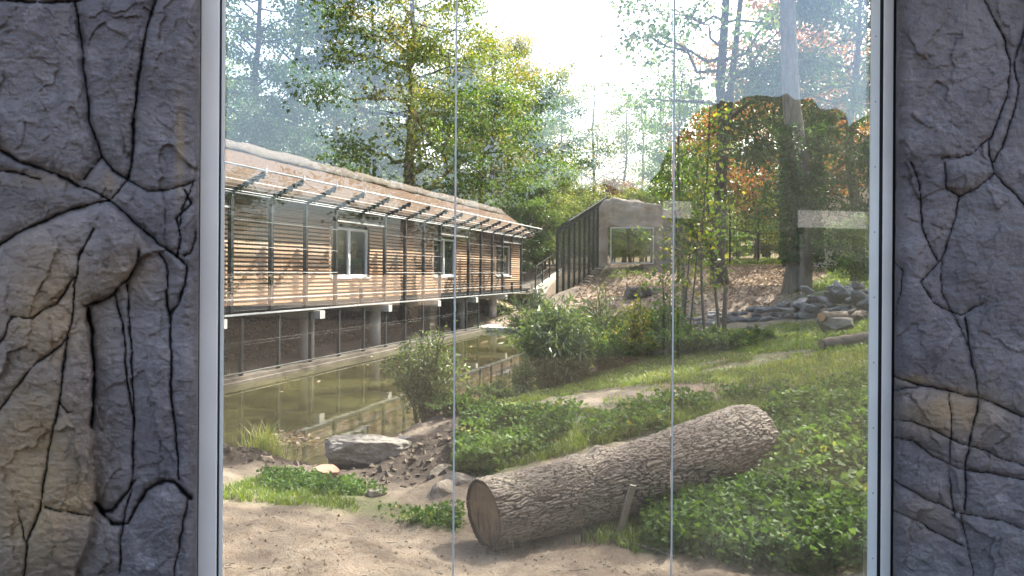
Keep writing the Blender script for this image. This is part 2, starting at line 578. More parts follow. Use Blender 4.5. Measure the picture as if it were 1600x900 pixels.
for x0, sg in ((0, -1), (W3 - .02, 1)):
    b = MB(); b.span((x0 - (.075 if sg < 0 else .0), -.03, -.1), (x0 + (0 if sg < 0 else .07), .02, HZ + .1))
    if sg > 0:
        b = MB(); b.span((x0 + .0305, -.010, -.1), (x0 + .083, .03, HZ + .1))
    o = b.build('frame_post', m_alu, vw)
    bv = o.modifiers.new('bevel', 'BEVEL'); bv.width = .004; bv.segments = 2
    g = MB()  # gasket, plus black filler added for the dark gap and light leak by rock
    if sg < 0: g.span((.0005, -.025, -.1), (.006, .021, HZ + .1)); g.span((-.2, -.01, -.1), (-.0755, .02, HZ + .1))
    else: g.span((x0 + .0105, -.009, -.1), (x0 + .030, .021, HZ + .1)); g.span((x0 + .0835, -.006, -.1), (x0 + .2, .02, HZ + .1))
    g.build('gasket_and_gap_fill', m_gasket, vw)
    s_ = MB()
    if sg < 0: s_.span((.0065, -.016, -.1), (.020, -.0065, HZ + .1))
    else: s_.span((x0 - .036, -.012, -.1), (x0 + .010, -.0065, HZ + .1))
    so = s_.build('glazing_strip', m_strip, vw)
    if sg > 0:
        for zz in np.arange(.25, HZ, .31):
            q = MB(); q.tube([(x0 - .012, -.0118, zz), (x0 - .012, -.0135, zz)], .0028, 8)
            q.build('screw', m_gasket, so)
for zz0, zz1, nm in ((-.1, .018, 'bottom_rail'), (HZ - .018, HZ + .1, 'top_rail')):
    b = MB(); b.span((.024, -.05, zz0), (W3 - .07, .03, zz1)); b.build(nm, m_alu, vw)

# ------------------------------------------------------------------ moulded rock walls either side
def rockmat(name, base, light, ochre):
    t = NT(name)
    co = t.coord('Object')
    na = t.noise(2.2, co, 6, .7); nb = t.noise(14, co, 6, .75, .6); nc = t.noise(70, co, 4, .7)
    c = t.mix(t.ramp(na, [(.36, (0, 0, 0)), (.62, (1, 1, 1))]), base, light)
    c = t.mix(t.ramp(nb, [(.52, (0, 0, 0)), (.78, (.75, .75, .75))]), c, tuple(x * .45 for x in base))
    c = t.mix(t.ramp(t.noise(6, co, 5, .7, 1.0), [(.55, (0, 0, 0)), (.72, (.7, .7, .7))]), c, tuple(min(1, x * 1.5) for x in light))
    c = t.mix(t.math('MULTIPLY', t.attr('stain'), t.ramp(nb, [(.3, (.7, .7, .7)), (.6, (1, 1, 1))])), c, ochre)
    c = t.mix(t.attr('crack'), c, (.012, .012, .013))
    c = t.mix(t.ramp(nc, [(.28, (.6, .6, .6)), (.38, (0, 0, 0))]), c, (.05, .045, .047))
    c = t.mix(t.ramp(t.noise(38, co, 3, .8), [(.62, (0, 0, 0)), (.74, (.55, .55, .55))]), c, (.36, .335, .33))
    h = t.math('ADD', t.math('MULTIPLY', nb, .6), t.math('MULTIPLY', nc, .4))
    return t.end(t.bsdf(c, t.ramp(nb, [(.3, (.42, .42, .42)), (.7, (.75, .75, .75))]), t.bump(h, .016, 1.0, t.bump(t.noise(1, t.coord('Object', (9, 9, 20)), 7, .78, 1.8), .02, .8)), .35))
m_rock = rockmat('moulded_rock', (.155, .138, .143), (.26, .236, .238), (.46, .315, .155))

def rock_wall(name, label, yw, u0, u1, edge_right, cracks, stains, blocks):
    """wall face through plane y = yw (turned like the glass); cracks traced in photo pixels"""
    pxm = FPX / yw
    us = np.concatenate([np.linspace(u0, -40 if edge_right else u0 + 1, 40, endpoint=False) if edge_right else [], np.arange(-40, 322, 1.8) if edge_right else np.arange(1398, 1660, 1.8),
                         [] if edge_right else np.linspace(1660, u1, 40)])
    if edge_right: us = us[us <= u1]
    vs = np.concatenate([np.linspace(-420, -30, 40, endpoint=False), np.arange(-30, 935, 2.0), np.linspace(937, 1080, 20)])
    U, Vv = np.meshgrid(us, vs)
    u, v = U.ravel(), Vv.ravel()
    P = np.stack([u / 100, v / 100, u * 0], 1)
    wob = 6 * fbm(P * 2.6, 5, 31, .6)
    wob2 = 6 * fbm(P * 2.6, 5, 37, .6)
    uu, vv = u + wob, v + wob2
    h = .034 * fbm(P * .55, 3, 41) + .012 * fbm(P * 1.7, 4, 42) + .006 * fbm(P * 6, 5, 43, .65) + .006 * np.abs(fbm(P * np.array([6, 14, 1]), 3, 47))
    pw_ = np.stack([u + 30 * fbm(P * 1.2, 4, 81, .6), v + 30 * fbm(P * 1.2 + 4, 4, 82, .6)], 1)
    h = h + .020 * facets(pw_ / np.array([95, 130]), 83, 1.2) + .008 * facets(pw_ / np.array([34, 40]) + 7, 84, 1.6) + .003 * facets(pw_ / np.array([13, 11]) + 3, 85, 2.0)
    ck = np.zeros(len(u)); dall = np.full(len(u), 99.0)
    for wd, dp, line in cracks:
        d = polydist(uu, vv, line, False); dall = np.minimum(dall, d)
        wd = wd * (.85 if edge_right else .66)
        wloc = wd * (.72 + .75 * fbm(P * 6, 3, 51))
        g = np.exp(-(d / np.maximum(wloc, .6)) ** 4)
        h = h - dp * np.exp(-(d / (wloc * 1.25)) ** 2) - dp * .16 * np.exp(-(d / (wd * 4)) ** 2)
        ck = np.maximum(ck, g * 1.15)
    h = h + .016 * (1 - np.exp(-dall / 9))
    for poly, hh, wd in blocks:
        d = polydist(uu, vv, poly)
        s = np.where(inpoly(uu, vv, poly), d, -d)
        h = h + hh * (.45 * sstep(-1, 4, s) + .55 * np.sin(.5 * np.pi * np.clip(s / (wd * 2.2), 0, 1)))
    stn = np.zeros(len(u))
    for cu, cv, ru, rv, a in stains:
        stn = np.maximum(stn, a * np.exp(-((u - cu) / ru) ** 2 - ((v - cv) / rv) ** 2))
    e = (u1 - u) if edge_right else (u - u0)
    rr = np.clip(e / 26, 0, 1)
    h = h - .10 * (1 - np.sqrt(1 - (1 - rr) ** 2))
    Yr = yw - h
    V = np.stack([(u - 800) / FPX * Yr, Yr, EYE + (HOR - v) / FPX * Yr], 1)
    nxx = len(us)
    ii = (np.arange(len(vs) - 1)[:, None] * nxx + np.arange(nxx - 1)[None, :]).ravel()
    F = np.stack([ii, ii + nxx, ii + nxx + 1, ii + 1], 1)
    # return edges so the wall has thickness
    n0 = len(V)
    back = V.copy(); back[:, 1] = yw + .34; back[:, 0] += -.22 if edge_right else .22
    per = np.concatenate([np.arange(nxx), np.arange(1, len(vs)) * nxx + nxx - 1, (len(vs) - 1) * nxx + np.arange(nxx - 2, -1, -1), np.arange(len(vs) - 2, 0, -1) * nxx])
    V2 = np.vstack([V, back[per]])
    m = len(per); k = np.arange(m); kn = (k + 1) % m
    F2 = np.stack([per[k], per[kn], n0 + kn, n0 + k], 1)
    c4 = [0, nxx - 1, nxx - 1 + len(vs) - 1, 2 * (nxx - 1) + len(vs) - 1]
    F3 = np.array([[n0 + c4[0], n0 + c4[1], n0 + c4[2], n0 + c4[3]]])
    me = mesh_np(name, V2, np.vstack([F, F2, F3]), True)
    attr(me, 'crack', np.concatenate([np.clip(ck, 0, 1), np.zeros(m)]))
    attr(me, 'stain', np.concatenate([np.clip(stn, 0, 1), np.zeros(m)]))
    o = link(name, me, m_rock)
    setp(o, label, 'rock wall')
    return o

LC = [(2.6, .016, [(-40, 2), (60, 8), (115, 8), (150, -10)]),
      (2.2, .014, [(116, 8), (124, 70), (133, 130), (140, 195), (158, 250)]),
      (3.0, .018, [(246, -10), (225, 55), (213, 120), (208, 200), (203, 265), (198, 285)]),
      (3.0, .018, [(-40, 232), (0, 243), (60, 268), (120, 292), (170, 316), (215, 355), (250, 385), (275, 404)]),
      (2.6, .012, [(-40, 272), (25, 275), (60, 285)]),
      (2.4, .012, [(158, 250), (130, 284)]), (2.4, .012, [(158, 250), (175, 272), (198, 285), (230, 303), (275, 298), (304, 286)]),
      (2.0, .010, [(198, 285), (170, 316)]), (2.6, .018, [(170, 316), (110, 332), (60, 355), (0, 385), (-40, 420)]),
      (2.4, .014, [(287, 300), (298, 320), (276, 345), (284, 372), (276, 404)]), (2.0, .012, [(300, 290), (284, 330), (282, 372)]),
      (2.6, .015, [(305, 365), (296, 400), (286, 404)]), (2.6, .016, [(275, 404), (291, 420), (290, 450), (280, 480), (266, 495)]),
      (2.4, .014, [(250, 400), (262, 430), (262, 480), (268, 545), (269, 640), (280, 720), (282, 752)]),
      (2.2, .012, [(147, 362), (125, 405), (118, 470), (100, 570), (92, 640), (75, 720), (66, 800), (45, 850), (40, 905)]),
      (2.0, .011, [(118, 440), (90, 480), (50, 502), (20, 500)]), (2.0, .011, [(20, 500), (6, 530), (-30, 580)]),
      (2.6, .012, [(218, 398), (200, 440), (180, 462), (160, 475), (132, 482)]),
      (4.2, .030, [(138, 482), (146, 520), (146, 600), (143, 670)]),
      (2.3, .013, [(180, 462), (194, 510), (200, 590), (212, 660), (210, 720), (203, 790), (186, 900)]),
      (2.0, .012, [(201, 450), (206, 540), (213, 660)]), (3.2, .018, [(212, 755), (180, 800), (168, 805), (150, 792)]),
      (4.0, .022, [(155, 795), (180, 822), (205, 820), (232, 770), (258, 755), (275, 757), (300, 780)]),
      (2.0, .010, [(296, 780), (285, 850), (276, 905)]), (2.0, .011, [(75, 795), (110, 805), (148, 812)]),
      (2.0, .010, [(110, 530), (60, 570), (35, 600), (10, 632), (-20, 670)]), (1.6, .008, [(30, 812), (42, 850)]), (1.8, .009, [(94, 635), (104, 648), (111, 647)])]
LS = [(75, 490, 85, 120, .75), (50, 760, 95, 200, .95), (190, 430, 60, 45, .45), (120, 780, 40, 60, .9), (70, 285, 60, 14, .35), (280, 230, 7, 70, .7), (170, 290, 14, 20, .4)]
LB = [([(-60, 430), (0, 392), (60, 360), (110, 338), (168, 322), (215, 360), (240, 400), (215, 410), (190, 455), (135, 485), (144, 560), (144, 690), (152, 780), (146, 840), (120, 910), (-60, 930)], .085, 30),
      ([(-60, -60), (112, 10), (136, 200), (150, 255), (120, 285), (-60, 225)], .02, 14),
      ([(125, 10), (240, -5), (205, 200), (194, 280), (162, 252), (140, 180)], .018, 14),
      ([(160, 810), (200, 830), (240, 775), (290, 775), (285, 910), (140, 910)], .02, 12)]
rock_wall('rock_wall', 'dark grey moulded rock wall with black cracks and ochre patch, left of the glass', 2.98, -900, 311, True, LC, LS, LB)

RC = [(2.0, .012, [(1535, -10), (1545, 20), (1570, 60), (1577, 90), (1575, 130), (1560, 180), (1548, 215), (1545, 240), (1552, 265)]),
      (2.0, .012, [(1605, 30), (1590, 70), (1582, 95), (1590, 130), (1580, 180), (1565, 225), (1552, 250)]),
      (1.8, .010, [(1470, 243), (1515, 238), (1548, 212)]), (2.0, .012, [(1553, 268), (1575, 290), (1605, 325)]),
      (1.8, .010, [(1553, 268), (1528, 288), (1500, 302), (1478, 290), (1475, 250)]), (2.2, .011, [(1500, 302), (1490, 350), (1470, 400), (1440, 435)]),
      (2.2, .014, [(1424, 252), (1436, 285), (1438, 330), (1450, 380), (1463, 402)]), (1.8, .009, [(1440, 435), (1462, 470), (1480, 480), (1500, 487), (1535, 472)]),
      (1.6, .008, [(1400, 405), (1414, 420), (1405, 470), (1398, 490)]), (1.5, .008, [(1470, 400), (1472, 450), (1510, 535)]), (2.2, .013, [(1505, 490), (1512, 530), (1525, 580), (1530, 618)]),
      (2.2, .014, [(1395, 586), (1440, 598), (1490, 606), (1530, 618), (1570, 635), (1610, 655)]), (1.6, .009, [(1395, 608), (1435, 600)]),
      (1.8, .009, [(1395, 651), (1430, 653), (1480, 678), (1530, 698), (1610, 725)]), (2.0, .011, [(1395, 680), (1430, 684), (1460, 708), (1500, 728), (1545, 733), (1610, 745)]),
      (1.7, .009, [(1398, 748), (1440, 772), (1500, 795), (1560, 808), (1610, 825)]), (1.6, .008, [(1398, 795), (1440, 815), (1505, 850)]),
      (1.5, .008, [(1485, 610), (1487, 680), (1485, 735), (1495, 800)]), (2.6, .012, [(1530, 618), (1528, 640), (1515, 680), (1512, 740), (1510, 795)]), (1.3, .006, [(1505, 800), (1515, 860), (1525, 905)])]
RS = [(1490, 640, 75, 38, .8), (1520, 650, 60, 60, .35), (1450, 800, 50, 40, .25), (1430, 590, 30, 8, .6)]
RB = [([(1395, 590), (1530, 622), (1660, 670), (1660, 740), (1540, 735), (1440, 690), (1395, 680)], .02, 14),
      ([(1478, 250), (1515, 242), (1550, 266), (1502, 300), (1480, 288)], .014, 8)]
rock_wall('rock_wall', 'dark slate-grey moulded rock wall with fine sloping cracks, right of the glass', 3.43, 1398, 2400, False, RC, RS, RB)
# rock above and below the window joins the two walls
m_sur = M('rock_surround_mat', (.12, .117, .125), (.18, .175, .183), 2.5, .7, .02, 12)
o = MB().box((.25, 3.45, 4.55), (4.6, .8, .8)).build('rock_lintel', m_sur)
setp(o, 'dark moulded rock lintel above the glass viewing window', 'rock wall')
o = MB().box((.25, 3.45, .40), (4.6, .75, .72)).build('rock_sill', m_sur)
setp(o, 'dark moulded rock sill below the glass viewing window', 'rock wall')
# ------------------------------------------------------------------ timber house on stilts; local x along the wall, y away from the pond
DS = 1.367
HROT = R(72)
HEND = 22.05
house = empty('timber_house', (BP[0], BP[1], 0), HROT, 'long timber-slatted house on concrete stilts with a brown thatched roof beside the pond', 'house')
t = NT('larch_slats')
co = t.coord('Object', (1.2, 14, 14))
rnd = t.n('ShaderNodeObjectInfo').outputs['Random']
c = t.mix(t.noise(3, co, 5, .65), (.22, .108, .05), (.38, .21, .105))
c = t.mix(t.ramp(rnd, [(0, (0, 0, 0)), (1, (.55, .55, .55))]), c, (.44, .29, .165))
c = t.mix(t.ramp(t.noise(1.2, t.coord('Object', (3, 3, 20)), 3), [(.58, (0, 0, 0)), (.72, (.6, .6, .6))]), c, (.25, .13, .07))
c = t.mix(t.math('MULTIPLY', t.ramp(t.noise(.9, t.coord('Object', (1, 6, 6)), 4), [(.45, (0, 0, 0)), (.65, (1, 1, 1))]), t.ramp(rnd, [(.35, (.15, .15, .15)), (.9, (.8, .8, .8))])), c, (.24, .20, .16))
m_slat = t.end(t.bsdf(c, .65, t.bump(t.noise(8, co, 4), .004, .6), .3))
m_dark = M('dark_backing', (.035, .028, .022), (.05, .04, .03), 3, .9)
m_post = M('anthracite_steel', (.016, .019, .021), (.026, .03, .032), 5, .65, .001, 60, .2)
m_galv = M('galvanised_steel', (.36, .37, .38), (.46, .47, .48), 9, .5, .001, 60, .4, .2)
m_wire = M('wire', (.06, .062, .062), (.10, .10, .10), 9, .6, 0, 20, .25)
m_conc = M('concrete', (.40, .385, .36), (.52, .50, .47), 2.5, .85, .006, 22)
m_concd = M('weathered_concrete', (.07, .058, .045), (.15, .13, .105), 3, .85, .008, 18)
m_wframe = M('window_frame_paint', (.66, .67, .68), (.70, .71, .72), 3, .35)

WINC = [-1.09 + 6.835 * k for k in range(4)]       # window centres along the wall
WW, WZ0, WZ1 = 2.1, 2.23, 3.63
ZW0, ZW1, PT = 1.60, 4.20, 0.10
wy = 0.50
# backing wall
b = MB()
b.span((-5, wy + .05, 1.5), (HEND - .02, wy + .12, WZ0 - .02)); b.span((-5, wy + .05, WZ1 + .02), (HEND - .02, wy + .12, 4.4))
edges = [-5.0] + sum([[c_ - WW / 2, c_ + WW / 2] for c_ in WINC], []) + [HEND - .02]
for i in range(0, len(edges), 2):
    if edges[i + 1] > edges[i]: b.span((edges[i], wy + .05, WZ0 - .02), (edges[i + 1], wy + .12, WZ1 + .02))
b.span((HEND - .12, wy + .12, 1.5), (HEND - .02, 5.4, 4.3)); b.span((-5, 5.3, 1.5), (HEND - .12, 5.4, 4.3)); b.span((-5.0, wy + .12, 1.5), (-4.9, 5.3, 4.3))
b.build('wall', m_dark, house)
# slats
slat_cache = {}
def slat(x0, x1, z, end=False):
    L = round(x1 - x0, 2)
    key = (L, end)
    if key not in slat_cache:
        s_ = MB()
        prof = np.array([[.0, -.038], [-.034, -.033], [-.006, .038], [.022, .034]])   # y,z: foot stands proud
        V = np.array([[x, p[0], p[1]] for x in (0, L - .006) for p in prof])
        s_.add(V, [[0, 1, 2, 3], [7, 6, 5, 4], [0, 4, 5, 1], [1, 5, 6, 2], [2, 6, 7, 3], [3, 7, 4, 0]])
        slat_cache[key] = s_.mesh('slat')
    o = link('slat', slat_cache[key], m_slat, house)
    if end:
        o.location = (HEND, x0, z); o.rotation_euler = (random.uniform(-.04, .04), 0, R(90))
    else:
        o.location = (x0, wy + random.uniform(-.004, .004), z + random.uniform(-.004, .004)); o.rotation_euler = (random.uniform(-.08, .08), 0, 0)
nrow = int((ZW1 - ZW0) / PT)
for r_ in range(nrow):
    z = ZW0 + (r_ + .5) * PT
    if WZ0 - .07 < z < WZ1 + .05:
        spans = [(edges[i], edges[i + 1]) for i in range(0, len(edges), 2)]
    else:
        cuts = [-5.0] + [(-2.2, 4.9, 11.7, 18.2)[k] + (r_ % 3) * .45 for k in range(4)] + [HEND]
        spans = list(zip(cuts[:-1], cuts[1:]))
    for a, c_ in spans:
        c_ = HEND if abs(c_ - HEND) < .1 else c_
        slat(a, c_, z)
for r_ in range(nrow):
    slat(wy + .03, 5.4, ZW0 + (r_ + .5) * PT, True)
# windows
m_pane = NT('window_glass')
m_pane = (lambda t: t.end(t.bsdf((.012, .018, .016), .03, None, .9)))(m_pane)
for c_ in WINC:
    b = MB()
    fw = .075
    x0, x1 = c_ - WW / 2, c_ + WW / 2
    yf = wy + .10
    b.span((x0, yf - .05, WZ0), (x1, yf + .04, WZ0 + fw)); b.span((x0, yf - .05, WZ1 - fw), (x1, yf + .04, WZ1))
    b.span((x0, yf - .05, WZ0 + fw), (x0 + fw, yf + .04, WZ1 - fw)); b.span((x1 - fw, yf - .05, WZ0 + fw), (x1, yf + .04, WZ1 - fw))
    b.span((c_ - .06, yf - .05, WZ0 + fw), (c_ + .06, yf + .04, WZ1 - fw))
    wo_ = b.build('window', m_wframe, house)
    for xa, xb in ((x0 + fw, c_ - .06), (c_ + .06, x1 - fw)):
        q = MB(); q.span((xa, yf + .0, WZ0 + fw), (xb, yf + .015, WZ1 - fw)); q.build('pane', m_pane, wo_)
    q = MB(); q.span((x0 - .03, wy - .06, WZ0 - .05), (x1 + .03, yf - .052, WZ0 - .005)); q.build('sill', m_wframe, wo_)
# roof: thick thatch, front slope, ridge cap, back slope
RY0, RZ0, RY1, RZ1 = 0.02, 4.26, 1.75, 5.50
REND = HEND + .75
t = NT('thatch')
co = t.coord('Object', (9, 1.2, 1.2))
co2 = t.coord('Object')
c = t.mix(t.ramp(t.noise(6, co, 6, .75), [(.3, (0, 0, 0)), (.7, (1, 1, 1))]), (.06, .037, .026), (.125, .08, .055))
c = t.mix(t.ramp(t.noise(.8, co2, 4), [(.5, (0, 0, 0)), (.75, (.5, .5, .5))]), c, (.095, .072, .056))
m_thatch = t.end(t.bsdf(c, .95, t.bump(t.noise(7, co, 6, .8), .05, .9, t.bump(t.noise(2.5, co2, 4), .08, .5)), .1))
t = NT('thatch_ridge')
co = t.coord('Object')
c = t.mix(t.noise(18, co, 5, .75), (.07, .057, .047), (.135, .112, .095))
m_ridge = t.end(t.bsdf(c, .95, t.bump(t.noise(22, co, 5, .8), .05, .9), .1))
def slab(prof, x0, x1, nxs, amp, seed):
    """closed profile (y,z) swept along x with uneven surface"""
    prof = np.array(prof); n = len(prof)
    X = np.linspace(x0, x1, nxs)
    V = np.array([[x, p[0], p[1]] for x in X for p in prof])
    V[:, 2] += amp * fbm(V * np.array([1.4, 3, 3]), 4, seed); V[:, 1] += amp * .6 * fbm(V * np.array([2, 3, 3]) + 9, 3, seed + 3)
    i = np.arange(nxs - 1)[:, None] * n; j = np.arange(n)[None, :]
    Q = np.stack([i + j, i + (j + 1) % n, i + n + (j + 1) % n, i + n + j], -1).reshape(-1, 4)
    T = [[0, k, k + 1] for k in range(1, n - 1)] + [[(nxs - 1) * n, (nxs - 1) * n + k + 1, (nxs - 1) * n + k] for k in range(1, n - 1)]
    return V, Q, np.array(T)
th = .26
fr_ = lambda k: (RY0 + (RY1 - RY0) * k, RZ0 + (RZ1 - RZ0) * k)
prof = [fr_(k) for k in np.linspace(0, 1, 12)] + [(RY1 + 4.0, RZ1 - 1.6), (RY1 + 4.0, RZ1 - 1.6 - th), (RY1, RZ1 - th - .1), (RY0 + .1, RZ0 - th + .02)]
V, Q, T = slab(prof, -5.4, REND, 150, .05, 61)
roof = link('roof', mesh_np('roof', V, [Q, T], True), m_thatch, house)
prof = [fr_(.80), (RY0 + (RY1 - RY0) * .80 - .02, RZ0 + (RZ1 - RZ0) * .80 + .07), (RY1 - .05, RZ1 + .10), (RY1 + .25, RZ1 + .06), (RY1 + .5, RZ1 - .05), (RY1 + .4, RZ1 - .2)]
V, Q, T = slab(prof, -5.4, REND - .35, 420, .06, 67)
link('ridge_cap', mesh_np('ridge_cap', V, [Q, T], True), m_ridge, roof)
# floor, beams, stilts
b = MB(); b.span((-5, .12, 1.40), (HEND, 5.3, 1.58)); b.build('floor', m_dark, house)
b = MB(); b.span((-5, .0, 1.53), (HEND, .10, 1.62)); b.build('edge_beam', m_post, house)
for s_ in np.arange(-.4, 21, 3.66):
    b = MB(); b.span((s_ - .11, -.16, 1.20), (s_ + .11, 2.6, 1.395)); b.build('crossbeam', m_conc, house)
for s_ in np.arange(.25, 22, 3.66):
    for yy in (.72, 3.6):
        q = bpt(s_, -yy)
        b = MB(); b.tube([(s_, yy, gz(*q) - .4), (s_, yy, 1.395)], .19, 14); b.build('stilt', m_conc, house, True)
b = MB(); b.box((11.2, .62, .75), (.5, .5, 1.3)); b.build('stilt', m_concd, house)

# ------------------------------------------------------------------ wire-mesh climbing barrier in front of the wall
fence = empty('mesh_barrier', (BP[0], BP[1], 1.48), HROT, 'tall dark wire-mesh barrier with sloping overhang in front of the slatted wall', 'fence')
ZP0, ZP1 = 1.50, 4.08
z0 = 1.48
L = lambda x, y, z: (x, y, z - z0)
AL, AR = .854, .36        # overhang reach and rise
post_m = MB().box((0, 0, 0), (.085, .09, 1.0)).mesh('post')
KS = range(-3, 16)
SHORT = {-1, 4, 9, 14}
def vbar(me_, parent, x, y, za, zb, name='post'):
    o = link(name, me_, m_post, parent)
    o.location = L(x, y, (za + zb) / 2); o.scale = (1, 1, zb - za)
    return o
arm = MB().bar((0, 0, 0), (0, -AL, AR), .05, .09).mesh('arm')
clip = MB(); clip.box((0, 0, 0), (.03, .05, .05)); clip = clip.mesh('insulator')
for k in KS:
    x = k * DS
    if k in SHORT:
        vbar(post_m, fence, x, 0, 3.74, ZP1); vbar(post_m, fence, x, 0, ZP0, 1.93)
    else:
        vbar(post_m, fence, x, 0, ZP0, ZP1)
    o = link('arm', arm, m_post, fence); o.location = L(x, 0, ZP1 - .03)
    for q in range(5):
        f_ = .3 + .16 * q
        i_ = link('insulator', clip, m_post, o); i_.location = (0, -AL * f_, AR * f_ - .07)
    b = MB().box((0, 0, 0), (.05, .05, .09)).build('arm_cap', m_galv, o); b.location = (0, -AL, AR + .06)
X0, X1 = -3 * DS - .6, 15 * DS + .6
b = MB(); b.tube([L(X0, -AL, ZP1 + AR + .02), L(X1, -AL, ZP1 + AR + .02)], .021, 8); b.build('outer_pipe', m_galv, fence, True)
b = MB(); b.tube([L(X0, -.05, ZP1 - .04), L(X1, -.05, ZP1 - .04)], .014, 8); b.build('top_pipe', m_galv, fence, True)
b = MB(); b.span(L(X0, -.09, 1.435), L(X1, -.02, 1.47)); b.build('bottom_rail', m_galv, fence)
for q in range(6):
    f_ = .12 + .15 * q
    b = MB(); b.tube([L(X0, -AL * f_, ZP1 + AR * f_ - .04), L(X1, -AL * f_, ZP1 + AR * f_ - .04)], .0065, 5); b.build('overhang_wire', m_galv if q % 3 == 0 else m_wire, fence)
def panel(parent, x0, x1, za, zb, dx=.05, dz=.2, y=.0, zoff=None, name='mesh_panel', r=.0028):
    b = MB()
    off = z0 if zoff is None else zoff
    for x in np.arange(x0 + dx / 2, x1, dx):
        b.tube([(x, y, za - off), (x, y, zb - off)], r, 4, False)
    for z in np.arange(za + .03, zb, dz):
        b.tube([(x0, y - .004, z - off), (x1, y - .004, z - off)], r * 1.2, 4, False)
    o = b.build(name, m_wire, parent); o['kind'] = 'stuff'
    return o
ks = list(KS)
for k in ks[:-1]:
    a, c_ = k * DS + .04, (k + 1) * DS - .04
    if k in SHORT or (k + 1) in SHORT:
        panel(fence, a, c_, 3.76, ZP1 - .03); panel(fence, a, c_, ZP0, 1.9)
    else:
        panel(fence, a, c_, ZP0, ZP1 - .03)
for k in SHORT:
    for z in (3.73, 1.94):
        b = MB(); b.span(L((k - 1) * DS + .04, -.02, z - .02), L((k + 1) * DS - .04, .02, z + .02)); b.build('window_rail', m_galv if z > 3 else m_post, fence)
for z in (1.78, 2.36, 2.92, 3.48):
    seg = [(X0, (-2) * DS)] + [(a * DS, c_ * DS) for a, c_ in ((0, 3), (5, 8), (10, 13), (15, 15.4))]
    if z < 1.95 or z > 3.6: seg = [(X0, X1)]
    for a, c_ in seg:
        b = MB(); b.tube([L(a, -.075, z), L(c_, -.075, z)], .0045, 5); b.build('live_wire', m_galv, fence)

# ------------------------------------------------------------------ kerb and low mesh fence at the water line
kerb = MB(); kerb.span((-14, -.12, -.6), (15.4, .16, .14)); kerb.span((-14, -.21, -.6), (15.4, -.123, .06))
o = kerb.build('pond_kerb', m_concd); o.location = (BP[0], BP[1], 0); o.rotation_euler = (0, 0, HROT)
setp(o, 'stepped concrete kerb at the waterline below the timber house', 'kerb')
low = empty('low_mesh_fence', (BP[0], BP[1], .14), HROT, 'low dark mesh fence standing on the pond kerb under the timber house', 'fence')
pm = MB().box((0, 0, 0), (.065, .08, 1.24)).mesh('post')
xs_ = np.arange(.35 - 1.31 * 4, 15.3, 1.31)
for x in xs_:
    o = link('post', pm, m_post, low); o.location = (x, 0, .62)
for i in range(len(xs_) - 1):
    panel(low, xs_[i] + .04, xs_[i + 1] - .04, .04, 1.22, .06, .58, 0, 0, r=.002)
for z, m_, rr in ((.06, m_post, .022), (.72, m_wire, .003)):
    b = MB(); b.tube([(xs_[0], -.05, z), (xs_[-1], -.05, z)], rr, 6); b.build('rail', m_, low)
# landing slab at the far end of the pond
p0 = bpt(15.2, -.1); 
b = MB(); b.span((0, -2.7, -.5), (3.2, .15, .16)); b.span((-.02, -2.75, -.02), (.3, .16, .10))
o = b.build('landing_slab', m_conc); o.location = (p0[0], p0[1], 0); o.rotation_euler = (0, 0, HROT)
bv = o.modifiers.new('bevel', 'BEVEL'); bv.width = .03
setp(o, 'pale concrete landing slab at the far end of the pond', 'slab')

# ------------------------------------------------------------------ ramp wall and railing past the house
ramp = empty('concrete_ramp', (*bpt(HEND + .5, .1), 0), HROT, 'pale concrete ramp wall with dark railing posts behind the house end', 'ramp')
b = MB(); b.add([(0, -.1, 0.2), (5.5, -.1, .8), (5.5, -.1, 2.65), (0, -.1, 1.55), (0, .1, .2), (5.5, .1, .8), (5.5, .1, 2.65), (0, .1, 1.55)],
      [[0, 1, 2, 3], [7, 6, 5, 4], [0, 4, 5, 1], [1, 5, 6, 2], [2, 6, 7, 3], [3, 7, 4, 0]])
b.build('side_wall', m_conc, ramp)
b = MB(); b.add([(0, .102, 1.3), (5.5, .102, 2.35), (5.5, 3, 2.35), (0, 3, 1.3), (0, .102, 1.1), (5.5, .102, 2.15), (5.5, 3, 2.15), (0, 3, 1.1)],
      [[0, 1, 2, 3], [7, 6, 5, 4], [0, 4, 5, 1], [1, 5, 6, 2], [2, 6, 7, 3], [3, 7, 4, 0]])
b.build('deck', m_concd, ramp)
for x in (.1, 1.4, 2.8, 4.2, 5.4):
    b = MB(); b.span((x - .03, -.03, 1.55 + .2 * x), (x + .03, .03, 2.7 + .2 * x)); b.build('railing_post', m_post, ramp)
for dz in (1.1, .55):
    b = MB(); b.bar((.1, 0, 1.58 + dz), (5.4, 0, 2.64 + dz), .03, .04); b.build('railing', m_post, ramp)
